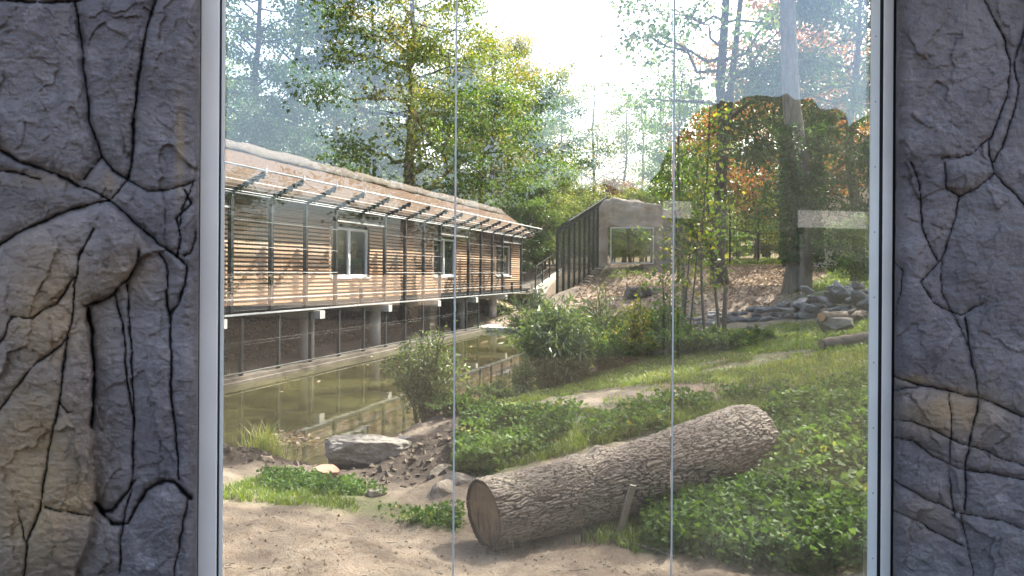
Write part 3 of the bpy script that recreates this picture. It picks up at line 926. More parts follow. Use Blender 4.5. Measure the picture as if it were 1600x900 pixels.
# ------------------------------------------------------------------ rock helpers
m_stone = M('grey_stone', (.15, .142, .135), (.32, .305, .29), 6, .85, .03, 16, .2, rnd=.3)
m_stone2 = M('brown_stone', (.13, .108, .085), (.25, .215, .175), 5.0, .9, .03, 16, .15, rnd=.2)
import bmesh
def boulder(seed, size, planes=14, sub=4, rough=.05, flat=.55):
    bm = bmesh.new()
    bmesh.ops.create_icosphere(bm, subdivisions=sub, radius=1.0)
    V = np.array([v.co[:] for v in bm.verts])
    F = np.array([[v.index for v in f.verts] for f in bm.faces])
    bm.free()
    r_ = np.random.default_rng(seed)
    for k in range(planes):
        n = r_.normal(size=3); n /= np.linalg.norm(n)
        if k == 0: n = np.array([.1, -.05, 1.0]); n /= np.linalg.norm(n)
        o_ = r_.uniform(.55, .85) if k else flat
        d = V @ n
        V = V - np.maximum(d - o_, 0)[:, None] * n * .96
    N_ = V / (np.linalg.norm(V, axis=1)[:, None] + 1e-9)
    V = V + N_ * (rough * .8 * np.abs(fbm(V * 4.5 + seed * 3, 4, seed + 5)))[:, None] * np.array([1, 1, 1.6])
    V = V + N_ * (rough * fbm(V * 2.2 + seed, 4, seed))[:, None] + N_ * (rough * .4 * fbm(V * 9 + seed, 3, seed + 1))[:, None]
    return mesh_np('stone', V * np.array(size), F, False)

def remesh_rock(name, boxes, voxel, amp, freq, seed):
    b = MB()
    for c_, s_ in boxes: b.box(c_, s_)
    o = b.build('tmp', None)
    md = o.modifiers.new('r', 'REMESH'); md.mode = 'VOXEL'; md.voxel_size = voxel
    dg = bpy.context.evaluated_depsgraph_get()
    me = bpy.data.meshes.new_from_object(o.evaluated_get(dg))
    bpy.data.objects.remove(o, do_unlink=True)
    n = len(me.vertices)
    V = np.empty(n * 3, np.float32); me.vertices.foreach_get('co', V); V = V.reshape(-1, 3).astype(float)
    N_ = np.empty(n * 3, np.float32); me.vertices.foreach_get('normal', N_); N_ = N_.reshape(-1, 3)
    N2 = N_ + 0
    d = amp * (fbm(V * freq, 4, seed) + .5 * np.abs(fbm(V * freq * 2.6, 3, seed + 7)) * -1.2)
    V = V + N2 * d[:, None] + np.stack([fbm(V * freq * .5 + 3, 2, seed + 1), fbm(V * freq * .5 + 7, 2, seed + 2), 1.2 * fbm(V * freq * .6 + 11, 2, seed + 3)], 1) * amp * .9
    me.vertices.foreach_set('co', V.astype(np.float32).ravel())
    me.name = name
    me.polygons.foreach_set('use_smooth', np.ones(len(me.polygons), bool))
    me.update()
    return me

# ------------------------------------------------------------------ the big fallen log
LOG_A = np.array([-.19, 5.16, .705]); LOG_B = np.array([2.20, 6.62, 0.93])
ax = LOG_B - LOG_A; LL = np.linalg.norm(ax); ax /= LL
sx = np.cross(ax, (0, 0, 1)); sx /= np.linalg.norm(sx)
sz = np.cross(sx, ax)
nA, nR = 560, 330
A_, T_ = np.meshgrid(np.linspace(0, 1, nA), np.arange(nR) / nR, indexing='ij')
a_, th_ = A_.ravel(), T_.ravel() * 2 * np.pi
rad = np.interp(a_, [0, .1, .3, .45, .6, .8, .93, .985, 1], [.247, .245, .25, .262, .275, .315, .325, .30, .25])
cyl = np.stack([np.cos(th_), np.sin(th_), a_ * LL], 1)
rad = rad * (1 + .05 * fbm(np.stack([cyl[:, 0] * .9, cyl[:, 1] * .9, cyl[:, 2] * 1.2], 1), 3, 71))
def bumpat(a0, th0, wa, wt, h):
    dt = np.angle(np.exp(1j * (th_ - th0)))
    return h * np.exp(-((a_ - a0) / wa) ** 2 - (dt / wt) ** 2)
rad = rad + bumpat(.38, 1.75, .03, .26, .05) + bumpat(.31, 2.15, .03, .22, .035) + bumpat(.70, 2.6, .03, .35, .03) - bumpat(.72, 2.75, .012, .30, .03)
wv = np.stack([cyl[:, 0] * 2, cyl[:, 1] * 2, cyl[:, 2] * 3], 1)
q1 = a_ * LL / .115 + 1.0 * fbm(wv * 2.5, 3, 73)
ncell = 72
q2 = T_.ravel() * ncell + 1.25 * fbm(wv * np.array([1.2, 1.2, 2.6]) + 5, 3, 74)
f1, f2 = worley2(np.stack([q1, q2], 1), 75, ncell)
ridge = sstep(.02, .42, f2 - f1)
f1b, f2b = worley2(np.stack([q1 * 2.3, np.mod(q2, ncell) * 2], 1), 76, ncell * 2)
fine = sstep(.0, .5, f2b - f1b)
pm_ = sstep(.22, .34, fbm(wv * np.array([.8, .8, .5]) + 2, 3, 91))
ridge = ridge * (1 - .6 * pm_) + .25 * pm_
rad = rad + .0125 * ridge * (.65 + .35 * fbm(wv * 2, 3, 79)) + .007 * fine + .005 * fbm(wv * 9, 3, 77) - .012
cen_ = LOG_A[None] + ax[None] * (a_ * LL)[:, None] + sz[None] * (-.035 * np.sin(a_ * np.pi))[:, None]
V = cen_ + rad[:, None] * (np.cos(th_)[:, None] * sx + np.sin(th_)[:, None] * sz)
# ragged sawn rim at the near end
i = np.arange(nA - 1)[:, None] * nR; j = np.arange(nR)[None, :]
Q = np.stack([i + j, i + (j + 1) % nR, i + nR + (j + 1) % nR, i + nR + j], -1).reshape(-1, 4)
log = empty('fallen_log', (LOG_A[0], LOG_A[1], gz(LOG_A[0], LOG_A[1])), 0, 'huge fallen tree trunk with furrowed bark and sawn end lying in front of the glass', 'log')
OFF = np.array(log.location)
t = NT('bark')
co = t.coord('Object')
rg = t.attr('ridge')
nz = t.noise(30, co, 5, .7)
c = t.mix(rg, (.05, .038, .03), t.mix(nz, (.18, .148, .122), (.35, .308, .265)))
c = t.mix(t.ramp(t.noise(2.3, co, 4), [(.5, (0, 0, 0)), (.7, (.5, .5, .5))]), c, (.15, .14, .10))
m_bark = t.end(t.bsdf(c, .9, t.bump(nz, .006, .8), .12))
me = mesh_np('bark', V - OFF, Q, True); attr(me, 'ridge', np.clip(ridge * .8 + fine * .2, 0, 1))
link('bark', me, m_bark, log)
# sawn faces
t = NT('sawn_wood')
co = t.coord('Object')
rr_ = t.attr('rad')
rings = t.math('SINE', t.math('ADD', t.math('MULTIPLY', rr_, 130.0), t.math('MULTIPLY', t.noise(5, co, 3), 9)))
c = t.mix(t.math('ADD', t.math('MULTIPLY', rings, .12), t.noise(4, co, 5, .7)), (.12, .078, .048), (.33, .23, .14))
c = t.mix(t.ramp(rr_, [(.55, (0, 0, 0)), (.86, (.25, .25, .25)), (.90, (1, 1, 1))]), c, (.045, .032, .024))
c = t.mix(t.ramp(t.noise(2.6, co, 4, .7), [(.42, (0, 0, 0)), (.62, (.9, .9, .9))]), c, (.085, .072, .06))
c = t.mix(t.ramp(t.noise(1.0, t.coord('Object', (26, 26, 3)), 4, .7), [(.56, (0, 0, 0)), (.66, (.8, .8, .8))]), c, (.05, .036, .026))
m_sawn = t.end(t.bsdf(c, .85, t.bump(t.noise(40, t.coord('Object', (1, 1, .15)), 4), .004, .6), .15))
def cut_face(i_, inset, sgn):
    ring = V[i_ * nR:(i_ + 1) * nR]
    c0 = ring.mean(0)
    rs = np.linspace(1, 0, 26)[:-1]
    P = np.vstack([c0 + (ring - c0) * r_ + ax * inset * (1 if r_ < .99 else 0) + ax[None] * (.004 * fbm(((ring - c0) * r_) * 14, 3, 5))[:, None] * (r_ < .99) for r_ in rs] + [c0 + ax * inset])
    n = nR; m = len(rs)
    i = np.arange(m - 1)[:, None] * n; j = np.arange(n)[None, :]
    Q_ = np.stack([i + j, i + n + j, i + n + (j + 1) % n, i + (j + 1) % n], -1).reshape(-1, 4)
    T2 = np.array([[(m - 1) * n + k, m * n, (m - 1) * n + (k + 1) % n] for k in range(n)])
    if sgn < 0: Q_, T2 = Q_[:, ::-1], T2[:, ::-1]
    me = mesh_np('cut_face', P - OFF, [Q_, T2], True)
    attr(me, 'rad', np.concatenate([np.repeat(rs, n), [0]]))
    return link('cut_face', me, m_sawn, log)
cut_face(0, .012, 1); cut_face(nA - 1, -.01, -1)
# grey batten leaning on the log, and the branch at its foot
m_batten = M('weathered_batten', (.24, .21, .175), (.36, .32, .27), 5, .85, .004, 50, .2, stretch=(3, 3, 30))
_OY = np.concatenate([np.arange(3.4, 14, .025), np.arange(14, 60, .08)])
def on_ground(u, v):
    X = (u - 800) / FPX * _OY
    Z = EYE + (HOR - v) / FPX * _OY
    hit = np.nonzero(Z <= ground(X, _OY))[0]
    k = hit[0] if len(hit) else len(_OY) - 1
    return np.array([X[k], _OY[k], gz(X[k], _OY[k])])
p = on_ground(966, 842)
q = pix(991, 757, 5.30)
b = MB(); b.bar(p - np.array([0, 0, .03]) - p, q - p, .045, .022, up=(.2, -1, .1))
o = b.build('wooden_batten', m_batten); o.location = p
setp(o, 'grey wooden batten leaning against the side of the big log', 'batten')
pts = [on_ground(u, v) + np.array([0, 0, .006]) for u, v in ((958, 838), (990, 850), (1020, 858), (1056, 872))]
b = MB(); b.tube(np.array(pts) - pts[0], [.013, .012, .011, .008], 8)
o = b.build('fallen_branch', m_batten, smooth=True); o.location = pts[0]
setp(o, 'pale bare branch on the ground at the foot of the leaning batten', 'branch')

# ------------------------------------------------------------------ boulders by the pond
def stone_at(u, v, size, seed, label, m=None, sink=.25, rz=0, cat='boulder', dy=0, name='boulder', **kw):
    p = on_ground(u, v)
    o = link(name, boulder(seed, size, **kw), m or m_stone)
    o.location = (p[0], p[1] + dy, p[2] + size[2] * (1 - sink) - .02)
    o.rotation_euler = (random.uniform(-.08, .08), random.uniform(-.08, .08), rz)
    return setp(o, label, cat)
o = stone_at(556, 733, (.56, .38, .30), 5, 'large flat-topped grey boulder at the pond edge', M('boulder_stone', (.10, .09, .08), (.24, .22, .195), 6, .9, .03, 14, .15), .5, .12, dy=.2, flat=.5, planes=20, sub=5, rough=.11)
stone_at(628, 700, (.16, .13, .10), 8, 'small grey stone behind the large boulder on the muddy bank')
stone_at(512, 748, (.15, .12, .08), 9, 'reddish brown stone tucked under the near tip of the boulder', M('red_stone', (.26, .15, .10), (.33, .2, .14), 4, .8, .01, 20))
k = 0
bank = empty('stone_pitching', tuple(on_ground(690, 760)), 0, 'weathered flat stones set into the muddy bank left of the log', 'stones')
B0 = np.array(bank.location)
for u, v, sx_, sy_, sz_ in ((694, 742, .20, .16, .14), (706, 768, .22, .18, .16), (722, 750, .18, .2, .16)):
    p = on_ground(u, v)
    o = link('stone', boulder(20 + k, (sx_, sy_, sz_), flat=.5), m_stone2, bank)
    o.location = p - B0 + np.array([0, .05, -sz_ * .42]); o.rotation_euler = (R(25), R(-10), k * 1.3); k += 1
b = stone_at(590, 775, (.10, .07, .05), 33, 'small brown stone in the weeds below the boulder', m_stone2)

# ------------------------------------------------------------------ low stone row and stone pile on the right
row = empty('dry_stone_wall', tuple(on_ground(1150, 500)), 0, 'low curved row of grey slab stones across the grass below the tall tree', 'stone wall')
B0 = np.array(row.location)
for k in range(46):
    f_ = k / 45
    u = 1066 + 205 * f_ + random.uniform(-5, 5)
    v = np.interp(u, [1066, 1110, 1170, 1230, 1280], [514, 504, 498, 494, 492]) + random.uniform(-3, 3)
    p = on_ground(u, v)
    s_ = random.uniform(.10, .22)
    o = link('stone', boulder(100 + k % 9, (1, .8, .55), sub=3), m_stone, row)
    o.scale = (s_ * 1.3, s_, s_ * .9)
    o.location = p - B0 + np.array([0, 0, s_ * .25 + (k % 3 == 0) * .16]); o.rotation_euler = (random.uniform(-.2, .2), random.uniform(-.2, .2), random.uniform(0, 6))
pile = empty('stone_pile', tuple(on_ground(1310, 492)), 0, 'heap of jagged grey slate stones behind the stub log at the right edge', 'stone pile')
B0 = np.array(pile.location)
for k in range(60):
    f_ = random.random()
    u = 1238 + 150 * f_
    lift = random.random()
    v0 = 494 - 4 * f_
    p = on_ground(u, v0)
    top = np.interp(u, [1238, 1265, 1300, 1340, 1390], [.18, .42, .58, .62, .5])
    s_ = random.uniform(.12, .23)
    o = link('stone', boulder(120 + k % 11, (1, .75, .5), sub=3), m_stone, pile)
    o.scale = (s_ * 1.25, s_, s_)
    o.location = p - B0 + np.array([0, random.uniform(.0, .9) * (.4 + lift), top * lift + .02]); o.rotation_euler = (random.uniform(-.5, .5), random.uniform(-.5, .5), random.uniform(0, 6))
stone_at(1304, 517, (.40, .28, .24), 61, 'flat brownish boulder under the stub log on the grass', m_stone2, .3, .1, flat=.5)
stone_at(1180, 524, (.22, .18, .17), 62, 'lone grey-brown boulder among the weeds in the grass', m_stone2, .3)
stone_at(1004, 462, (.6, .4, .28), 63, 'pale boulder half buried in the leaf-covered slope', m_stone2, .5)
m_logb = M('log_bark', (.10, .075, .055), (.21, .165, .125), 6, .9, .015, 26, .15, stretch=(1, 5, 5))
m_orange = M('fresh_cut', (.42, .20, .09), (.52, .28, .14), 12, .8)
def small_log(name, label, a, bq, r0, r1, seed, end=None):
    n = 24
    P = np.linspace(0, 1, n)[:, None] * (np.array(bq) - a)
    P = P + np.stack([.02 * fbm(np.stack([np.arange(n) * .4, P[:, 0] * 0 + i_ * 7, P[:, 0] * 0], 1), 2, seed) for i_ in range(3)], 1)
    e = empty(name, tuple(a), 0, label, 'log')
    rr = np.linspace(r0, r1, n) * (1 + .08 * fbm(P * 6, 3, seed))
    b = MB(); b.tube(P, rr, 20)
    b.build('bark', m_logb, e, True)
    d = P[1] - P[0]; d /= np.linalg.norm(d)
    b = MB(); b.tube([P[0] - d * .006, P[0] + d * .01], r0 * .86, 20); b.build('cut_face', end or m_sawn2, e)
    return e
m_sawn2 = M('old_cut', (.20, .14, .09), (.30, .22, .15), 12, .85)
a = on_ground(1284, 545); a = a + np.array([0, 0, .09]); bq = on_ground(1400, 530) + np.array([0, 0, .11])
small_log('thin_log', 'thin bare log lying on the grass at the right edge', a, bq, .085, .10, 81)
g = np.array([pixz(1304, 517, 1.36)[1]])[0]
pt = on_ground(1304, 517)
a = pix(1283, 492, pt[1] - .1); bq = pix(1350, 488, pt[1] + .7)
e = small_log('stub_log', 'short log with orange cut end resting on the brownish boulder', a, bq, .09, .075, 83, m_orange)
b = MB(); o_ = np.array(bq) - a
for q in range(3):
    b.tube([o_ * (.55 + .15 * q), o_ * (.6 + .15 * q) + np.array([.12, -.1, .12 - .14 * q])], [.05, .025], 10)
b.build('root', m_logb, e, True)
p = on_ground(1132, 524)
b = MB(); b.tube([(0, 0, -.1), (.01, .01, .5), (.04, .02, 1.0)], [.055, .05, .042], 10); o = b.build('wooden_stake', m_logb, smooth=True); o.location = p
setp(o, 'short dark wooden stake standing in the weeds before the stone row', 'stake')

# ------------------------------------------------------------------ far rock arches with viewing windows
m_farrock = M('far_moulded_rock', (.30, .245, .19), (.52, .45, .37), 1.3, .85, .12, 2.5, .2)
m_frame2 = M('pale_frame', (.62, .62, .60), None, 4, .5)
t = NT('far_glass'); fr = t.n('ShaderNodeFresnel', {'IOR': 1.5}).outputs[0]
m_glass2 = t.end(t.n('ShaderNodeMixShader', {0: t.math('MULTIPLY', fr, 2.0, True), 1: t.n('ShaderNodeBsdfTransparent', {'Color': (.93, .95, .94, 1)}).outputs[0], 2: t.n('ShaderNodeBsdfGlossy', {'Roughness': .02}).outputs[0]}).outputs[0])
def rock_arch(label, y, u0, u1, uo0, uo1, v0, v1, vo0, vo1, seed, npane):
    X = lambda u: (u - 800) / FPX * y
    Zz = lambda v: EYE + (HOR - v) / FPX * y
    x0, x1, a, c_ = X(u0), X(u1), X(uo0), X(uo1)
    zb, zt, za, zc = Zz(v0) - .6, Zz(v1), Zz(vo0), Zz(vo1)
    e = empty('rock_arch', ((x0 + x1) / 2, y, zb), 0, label, 'rock arch')
    ox, oz = (x0 + x1) / 2, zb
    D = 1.1
    bx = [(((x0 + a) / 2 - ox, .5, (zt + zb) / 2 - oz - .1), (a - x0, D, zt - zb - .2)), (((x1 + c_) / 2 - ox, .5, (zt + zb) / 2 - oz - .12), (x1 - c_, D * .9, zt - zb - .3)),
          (((a + c_) / 2 - ox, .5, (zt + zc) / 2 - oz), (c_ - a + .8, D, zt - zc)), (((a + c_) / 2 - ox - .3, .5, zt - oz), ((c_ - a) * .7, D * .8, .35)),
          (((a + c_) / 2 - ox, .5, (za + zb) / 2 - oz - .12), (c_ - a + .5, D, za - zb - .2))]
    me = remesh_rock('rock', bx, .11, .16, .9, seed)
    link('rock', me, m_farrock, e)
    b = MB(); fw = .06
    yf = -.12
    for p0, p1 in (((a, za), (c_, za + fw)), ((a, zc - fw), (c_, zc)), ((a, za + fw), (a + fw, zc - fw)), ((c_ - fw, za + fw), (c_, zc - fw))):
        b.span((p0[0] - ox, yf, p0[1] - oz), (p1[0] - ox, yf + .1, p1[1] - oz))
    wnd = b.build('window_frame', m_frame2, e)
    w_ = (c_ - a - 2 * fw) / npane
    for k in range(npane):
        q = MB(); q.span((a + fw + k * w_ + .01 - ox, yf + .03, za + fw - oz), (a + fw + (k + 1) * w_ - .01 - ox, yf + .045, zc - fw - oz)); q.build('pane', m_glass2, wnd)
    return e
rock_arch('tan moulded rock arch framing a wide glass window at the top of the slope', 38, 928, 1064, 953, 1021, 416, 312, 411, 354, 91, 2)
rock_arch('brown moulded rock arch behind the ivy-clad trunk at the right edge', 31.5, 1272, 1480, 1349, 1440, 412, 296, 405, 345, 95, 2)

# ------------------------------------------------------------------ mesh cage fence climbing to the arch
ca = np.array([1.90, 31.0]); cb = np.array([4.35, 37.6])
cdir = cb - ca; cl = np.linalg.norm(cdir); cdir /= cl
cr = math.atan2(cdir[1], cdir[0])
cage = empty('cage_fence', (ca[0], ca[1], 1.0), cr, 'tall dark green mesh fence with curved-in top climbing to the rock arch', 'fence')
m_green = M('green_steel', (.007, .016, .012), (.012, .022, .017), 6, .8, spec=.1)
zbase = lambda s: 1.05 + (2.75 - 1.05) * s / cl
ncp = 9
for k in range(ncp):
    s_ = cl * k / (ncp - 1); zb_ = zbase(s_) - 1.0
    b = MB(); b.tube([(s_, 0, zb_ - .3), (s_, 0, zb_ + 3.0), (s_, -.25, zb_ + 3.35), (s_, -.5, zb_ + 3.5)], .06, 8); b.build('post', m_green, cage, True)
for hh, yy, mm in ((3.0, -.05, m_green), (3.5, -.5, m_green), (3.33, -.25, m_green)):
    b = MB(); b.tube([(0, yy, zbase(0) - 1 + hh), (cl, yy, zbase(cl) - 1 + hh)], .03, 6); b.build('rail', mm, cage)
b = MB()
for s_ in np.arange(.03, cl, .06):
    zb_ = zbase(s_) - 1
    b.tube([(s_, 0, zb_), (s_, 0, zb_ + 3.0), (s_, -.25, zb_ + 3.35), (s_, -.5, zb_ + 3.5)], .0075, 3, False)
for hh in np.arange(.1, 3.0, .12):
    b.tube([(0, 0, zbase(0) - 1 + hh), (cl, 0, zbase(cl) - 1 + hh)], .009, 3, False)
b.build('mesh', m_green, cage)['kind'] = 'stuff'
for k in range(14):
    s_ = cl * (k + .4) / 14
    o = link('kerb_stone', boulder(140 + k % 4, (1, 1, .6), sub=2), m_stone2, cage); o.scale = (.27, .2, .22); o.location = (s_, -.25, zbase(s_) - 1.0); o.rotation_euler = (0, 0, k)
# ------------------------------------------------------------------ dark perimeter fence along the hilltop
pa, pb = np.array([8.3, 37.4]), np.array([14.2, 34.3])
pd = pb - pa; pl = np.linalg.norm(pd); pr = math.atan2(pd[1], pd[0])
per = empty('perimeter_fence', (pa[0], pa[1], 2.7), pr, 'tall dark mesh perimeter fence with bent posts along the top of the slope', 'fence')
for k in range(6):
    s_ = pl * k / 5
    b = MB(); b.tube([(s_, 0, -.5), (s_, 0, 2.5), (s_, -.3, 2.9)], .045, 8); b.build('post', m_green, per, True)
b = MB()
for s_ in np.arange(.03, pl, .07): b.tube([(s_, 0, 0), (s_, 0, 2.5), (s_, -.3, 2.9)], .007, 3, False)
for hh in np.arange(.1, 2.5, .15): b.tube([(0, 0, hh), (pl, 0, hh)], .007, 3, False)
b.build('mesh', m_green, per)['kind'] = 'stuff'
# ------------------------------------------------------------------ foliage
G_FRESH = [(0, (0.039, 0.078, 0.0156)), (0.5, (0.0845, 0.1495, 0.0286)), (0.85, (0.1495, 0.195, 0.039)), (1, (0.26, 0.247, 0.052))]
G_YEL = [(0, (0.0585, 0.0975, 0.0182)), (0.45, (0.13, 0.169, 0.0286)), (0.8, (0.247, 0.234, 0.039)), (1, (0.416, 0.312, 0.0455))]
G_GOLD = [(0, (0.117, 0.13, 0.026)), (0.4, (0.247, 0.221, 0.039)), (0.8, (0.416, 0.299, 0.0455)), (1, (0.494, 0.286, 0.052))]
G_DARK = [(0, (0.0234, 0.052, 0.0182)), (0.6, (0.0494, 0.0975, 0.0286)), (1, (0.0975, 0.1495, 0.039))]
G_COP = [(0, (0.1105, 0.0715, 0.026)), (0.4, (0.221, 0.1105, 0.039)), (0.8, (0.325, 0.169, 0.0585)), (1, (0.26, 0.208, 0.052))]
m_lf = leafmat('leaves_green', G_FRESH); m_ly = leafmat('leaves_yellow_green', G_YEL); m_lg = leafmat('leaves_golden', G_GOLD)
m_ld = leafmat('leaves_dark_green', G_DARK, .35); m_lc = leafmat('leaves_copper', G_COP, .4, (1.2, 1.0, .55))
m_ivy = leafmat('ivy_leaves', [(0, (.03, .065, .02)), (.5, (.07, .13, .035)), (.85, (.12, .185, .05)), (.93, (.17, .20, .045)), (1, (.30, .28, .06))], .38, rough=.62, spec=.2)
m_willow = leafmat('willow_leaves', [(0, (.075, .11, .04)), (.6, (.15, .20, .085)), (1, (.28, .30, .13))], .4, rough=.35, spec=.45)
m_grass = leafmat('grass_blades', [(0, (.065, .10, .02)), (.5, (.12, .18, .03)), (.85, (.19, .24, .05)), (1, (.30, .28, .10))], .45)
m_litter = leafmat('dead_leaves', [(0, (.13, .085, .055)), (.5, (.28, .195, .13)), (.85, (.42, .32, .225)), (1, (.48, .37, .16))], .15, (1.1, .95, .7), .7)
m_trunk = M('tree_bark', (.055, .045, .036), (.13, .11, .09), 4, .9, .03, 10, .15, stretch=(3, 3, .6))
m_trunk2 = M('pale_tree_bark', (.13, .115, .095), (.24, .215, .18), 4, .9, .03, 9, .15, stretch=(3, 3, .6))
m_stem = M('green_stem', (.07, .065, .035), (.13, .11, .06), 8, .8)

def leaf_arrays(P, D, L, W, r_, fold=.25):
    n = len(P)
    D = D / (np.linalg.norm(D, axis=1)[:, None] + 1e-9)
    S = np.cross(D, r_.normal(size=(n, 3))); S /= np.linalg.norm(S, axis=1)[:, None] + 1e-9
    N_ = np.cross(D, S)
    L = np.broadcast_to(L, (n,))[:, None]; W = np.broadcast_to(W, (n,))[:, None]
    V = np.stack([P, P + D * L * .45 + S * W * .5 + N_ * W * fold, P + D * L, P + D * L * .45 - S * W * .5 + N_ * W * fold], 1).reshape(-1, 3)
    k = np.arange(n)[:, None] * 4
    F = np.concatenate([k + np.array([[0, 1, 2]]), k + np.array([[0, 2, 3]])], 0)
    return V, F

def leaf_mesh(name, P, D, L, W, var, r_, fold=.25):
    V, F = leaf_arrays(P, D, L, W, r_, fold)
    me = mesh_np(name, V, F)
    attr(me, 'var', np.repeat(np.clip(var, 0, 1), 4))
    return me

def tree_meshes(seed, H, r0, base, cr, nl, leaves, lsize, lean=(0, 0), fork=None, droop=0.0, dens=1.0, top=.97):
    r_ = np.random.default_rng(seed)
    b = MB()
    n = 12
    zz = np.linspace(-.4, H * .95, n)
    wob = np.cumsum(r_.normal(0, H * .006, (n, 2)), 0)
    tr = np.stack([wob[:, 0] + lean[0] * zz, wob[:, 1] + lean[1] * zz, zz], 1)
    rad = r0 * np.clip(1 - .85 * (zz / H) ** .9, .08, 1.2); rad[0] = r0 * 1.5; 
    b.tube(tr, rad, 10)
    if fork:
        fz, fx = fork
        s2 = np.linspace(0, 1, 9); p0 = np.array([np.interp(fz, zz, tr[:, i]) for i in range(3)])
        st2 = p0 + np.stack([fx * (H * .85 - fz) * s2 + .25 * s2, .04 * H * s2, (H * .85 - fz) * s2], 1)
        b.tube(st2, r0 * .62 * np.linspace(1, .2, 9), 9)
    at_ = lambda z: np.array([np.interp(z, zz, tr[:, 0]), np.interp(z, zz, tr[:, 1]), z])
    tips = []
    for k in range(nl):
        f = (k + r_.random()) / nl
        z = base + (H * top - base) * f ** .9
        az = k * 2.4 + r_.normal(0, .4)
        pr = math.sin(min(1, .18 + f * .9) * math.pi) ** .6 if f < .95 else .35
        Lb = cr * (.45 + .65 * pr) * r_.uniform(.7, 1.15)
        p0 = at_(z)
        up = r_.uniform(.15, .55) * (1 - droop) - droop * .25
        m = 6
        s_ = np.linspace(0, 1, m)
        dirv = np.array([math.cos(az), math.sin(az)])
        bend = np.cumsum(r_.normal(0, .05 * Lb, (m, 3)), 0); bend[0] = 0
        P = np.stack([p0[0] + dirv[0] * Lb * s_, p0[1] + dirv[1] * Lb * s_, p0[2] + Lb * up * s_ - droop * Lb * .5 * s_ ** 2], 1) + bend
        rb = max(.03, np.interp(z, zz, rad) * .45)
        b.tube(P, rb * np.linspace(1, .15, m), 5, False)
        for q in range(5):
            fq = r_.uniform(.3, 1)
            pp_ = np.array([np.interp(fq, s_, P[:, i]) for i in range(3)])
            a2 = az + r_.normal(0, .9); l2 = Lb * r_.uniform(.18, .45)
            e_ = pp_ + np.array([math.cos(a2) * l2, math.sin(a2) * l2, l2 * r_.uniform(-.25, .6) - droop * l2 * .7])
            b.tube([pp_, (pp_ + e_) / 2 + r_.normal(0, .06 * l2, 3), e_], [rb * .35, rb * .2, rb * .08], 4, False)
            tips.append(e_); tips.append(pp_ * .45 + e_ * .55)
        tips.append(P[-1])
    tips = np.array(tips)
    keep = r_.random(len(tips)) < dens
    tips = tips[keep]
    per = max(4, leaves // len(tips))
    sig = cr * .062 + .13
    idx = np.repeat(np.arange(len(tips)), per)
    off = r_.normal(size=(len(idx), 3)) * np.array([sig, sig, sig * .6]) * r_.uniform(.6, 1.35, len(tips))[idx][:, None]
    P = tips[idx] + off
    D = off + r_.normal(0, sig * .6, off.shape) + np.array([0, 0, -.25 - droop])
    clump = r_.normal(.45, .17, len(tips))
    var = clump[idx] + r_.normal(0, .16, len(idx))
    L = lsize * r_.uniform(.65, 1.3, len(idx))
    return b.mesh('trunk', True), leaf_mesh('crown', P, D, L, L * .72, var, r_)

TV = {}
TV['tallA'] = tree_meshes(201, 19, .36, 4.0, 4.2, 34, 13000, .20, (.012, 0))
TV['tallB'] = tree_meshes(202, 22, .33, 6.0, 4.4, 34, 12000, .20, (-.01, .01))
TV['midA'] = tree_meshes(203, 12, .20, 2.0, 3.4, 30, 11500, .17)
TV['midB'] = tree_meshes(204, 10, .17, 1.0, 3.2, 28, 12000, .16)
TV['bush'] = tree_meshes(205, 5.5, .10, .4, 2.4, 26, 11000, .13)
TV['sparse'] = tree_meshes(206, 17, .22, 4.0, 4.2, 26, 4200, .17, (.01, 0), dens=.7)
TV['thick'] = tree_meshes(208, 20, .29, 7.5, 3.6, 22, 5200, .18, (.003, 0), dens=.8)
TV['forked'] = tree_meshes(209, 19, .31, 6.0, 3.8, 28, 7500, .19, (.012, 0), fork=(4.6, .10))
TV['droop'] = tree_meshes(207, 13, .28, 4.8, 4.4, 32, 20000, .17, (0, 0), None, .55)

def tree(kind, x, y, label, crown_m, trunk_m=None, s=1.0, rz=None, sz=1.0, group=None, name='tree', z=None):
    tm, cm = TV[kind]
    e = empty(name, (x, y, gz(x, y) if z is None else z), random.uniform(0, 6.28) if rz is None else rz, label, 'tree', group)
    e.scale = (s, s, s * sz)
    for nm, me_, mm in (('trunk', tm, trunk_m or m_trunk), ('crown', cm, crown_m)):
        o = bpy.data.objects.new(nm, me_); COL.objects.link(o); o.parent = e
        if not me_.materials: me_.materials.append(mm)
        o.material_slots[0].link = 'OBJECT'; o.material_slots[0].material = mm
    return e
def tree_u(kind, u, y, *a, **k):
    return tree(kind, (u - 800) / FPX * y, y, *a, **k)

# trees behind the house, left half
tree_u('tallA', 632, 50, 'tall yellow-green tree with dark trunk rising behind the middle of the roof', m_ly, rz=.4, s=1.2)
tree_u('tallB', 590, 53, 'tall tree with golden leaves left of the dark trunk behind the roof', m_lg, rz=2.0)
tree_u('tallB', 520, 55, 'tall green tree with thin straight trunk above the near half of the roof', m_lf, rz=4.1)
tree_u('tallA', 455, 50, 'thick-trunked green tree second from the left post', m_lf, m_trunk, rz=1.0, s=1.15)
tree_u('tallB', 393, 46, 'green tree closest to the left post', m_lf, m_trunk, rz=5.2, s=1.05)
tree_u('midA', 470, 40, 'dark green tree leaning over the roof ridge at the left', m_ld, rz=2.4, s=.9)
tree_u('midB', 420, 42, 'dark green bushy tree low behind the roof ridge at the left', m_ld, rz=3.4, s=.85)
tree_u('midA', 700, 47, 'yellow-green tree right of the dark trunk above the roof', m_ly, rz=.2, s=1.2)
tree_u('tallA', 775, 56, 'golden tree with spreading branches above the far end of the roof', m_lg, rz=3.0, s=.92)
tree_u('midB', 770, 44, 'olive green bushy tree just beyond the far end of the roof', m_lf, rz=.9, s=1.1)
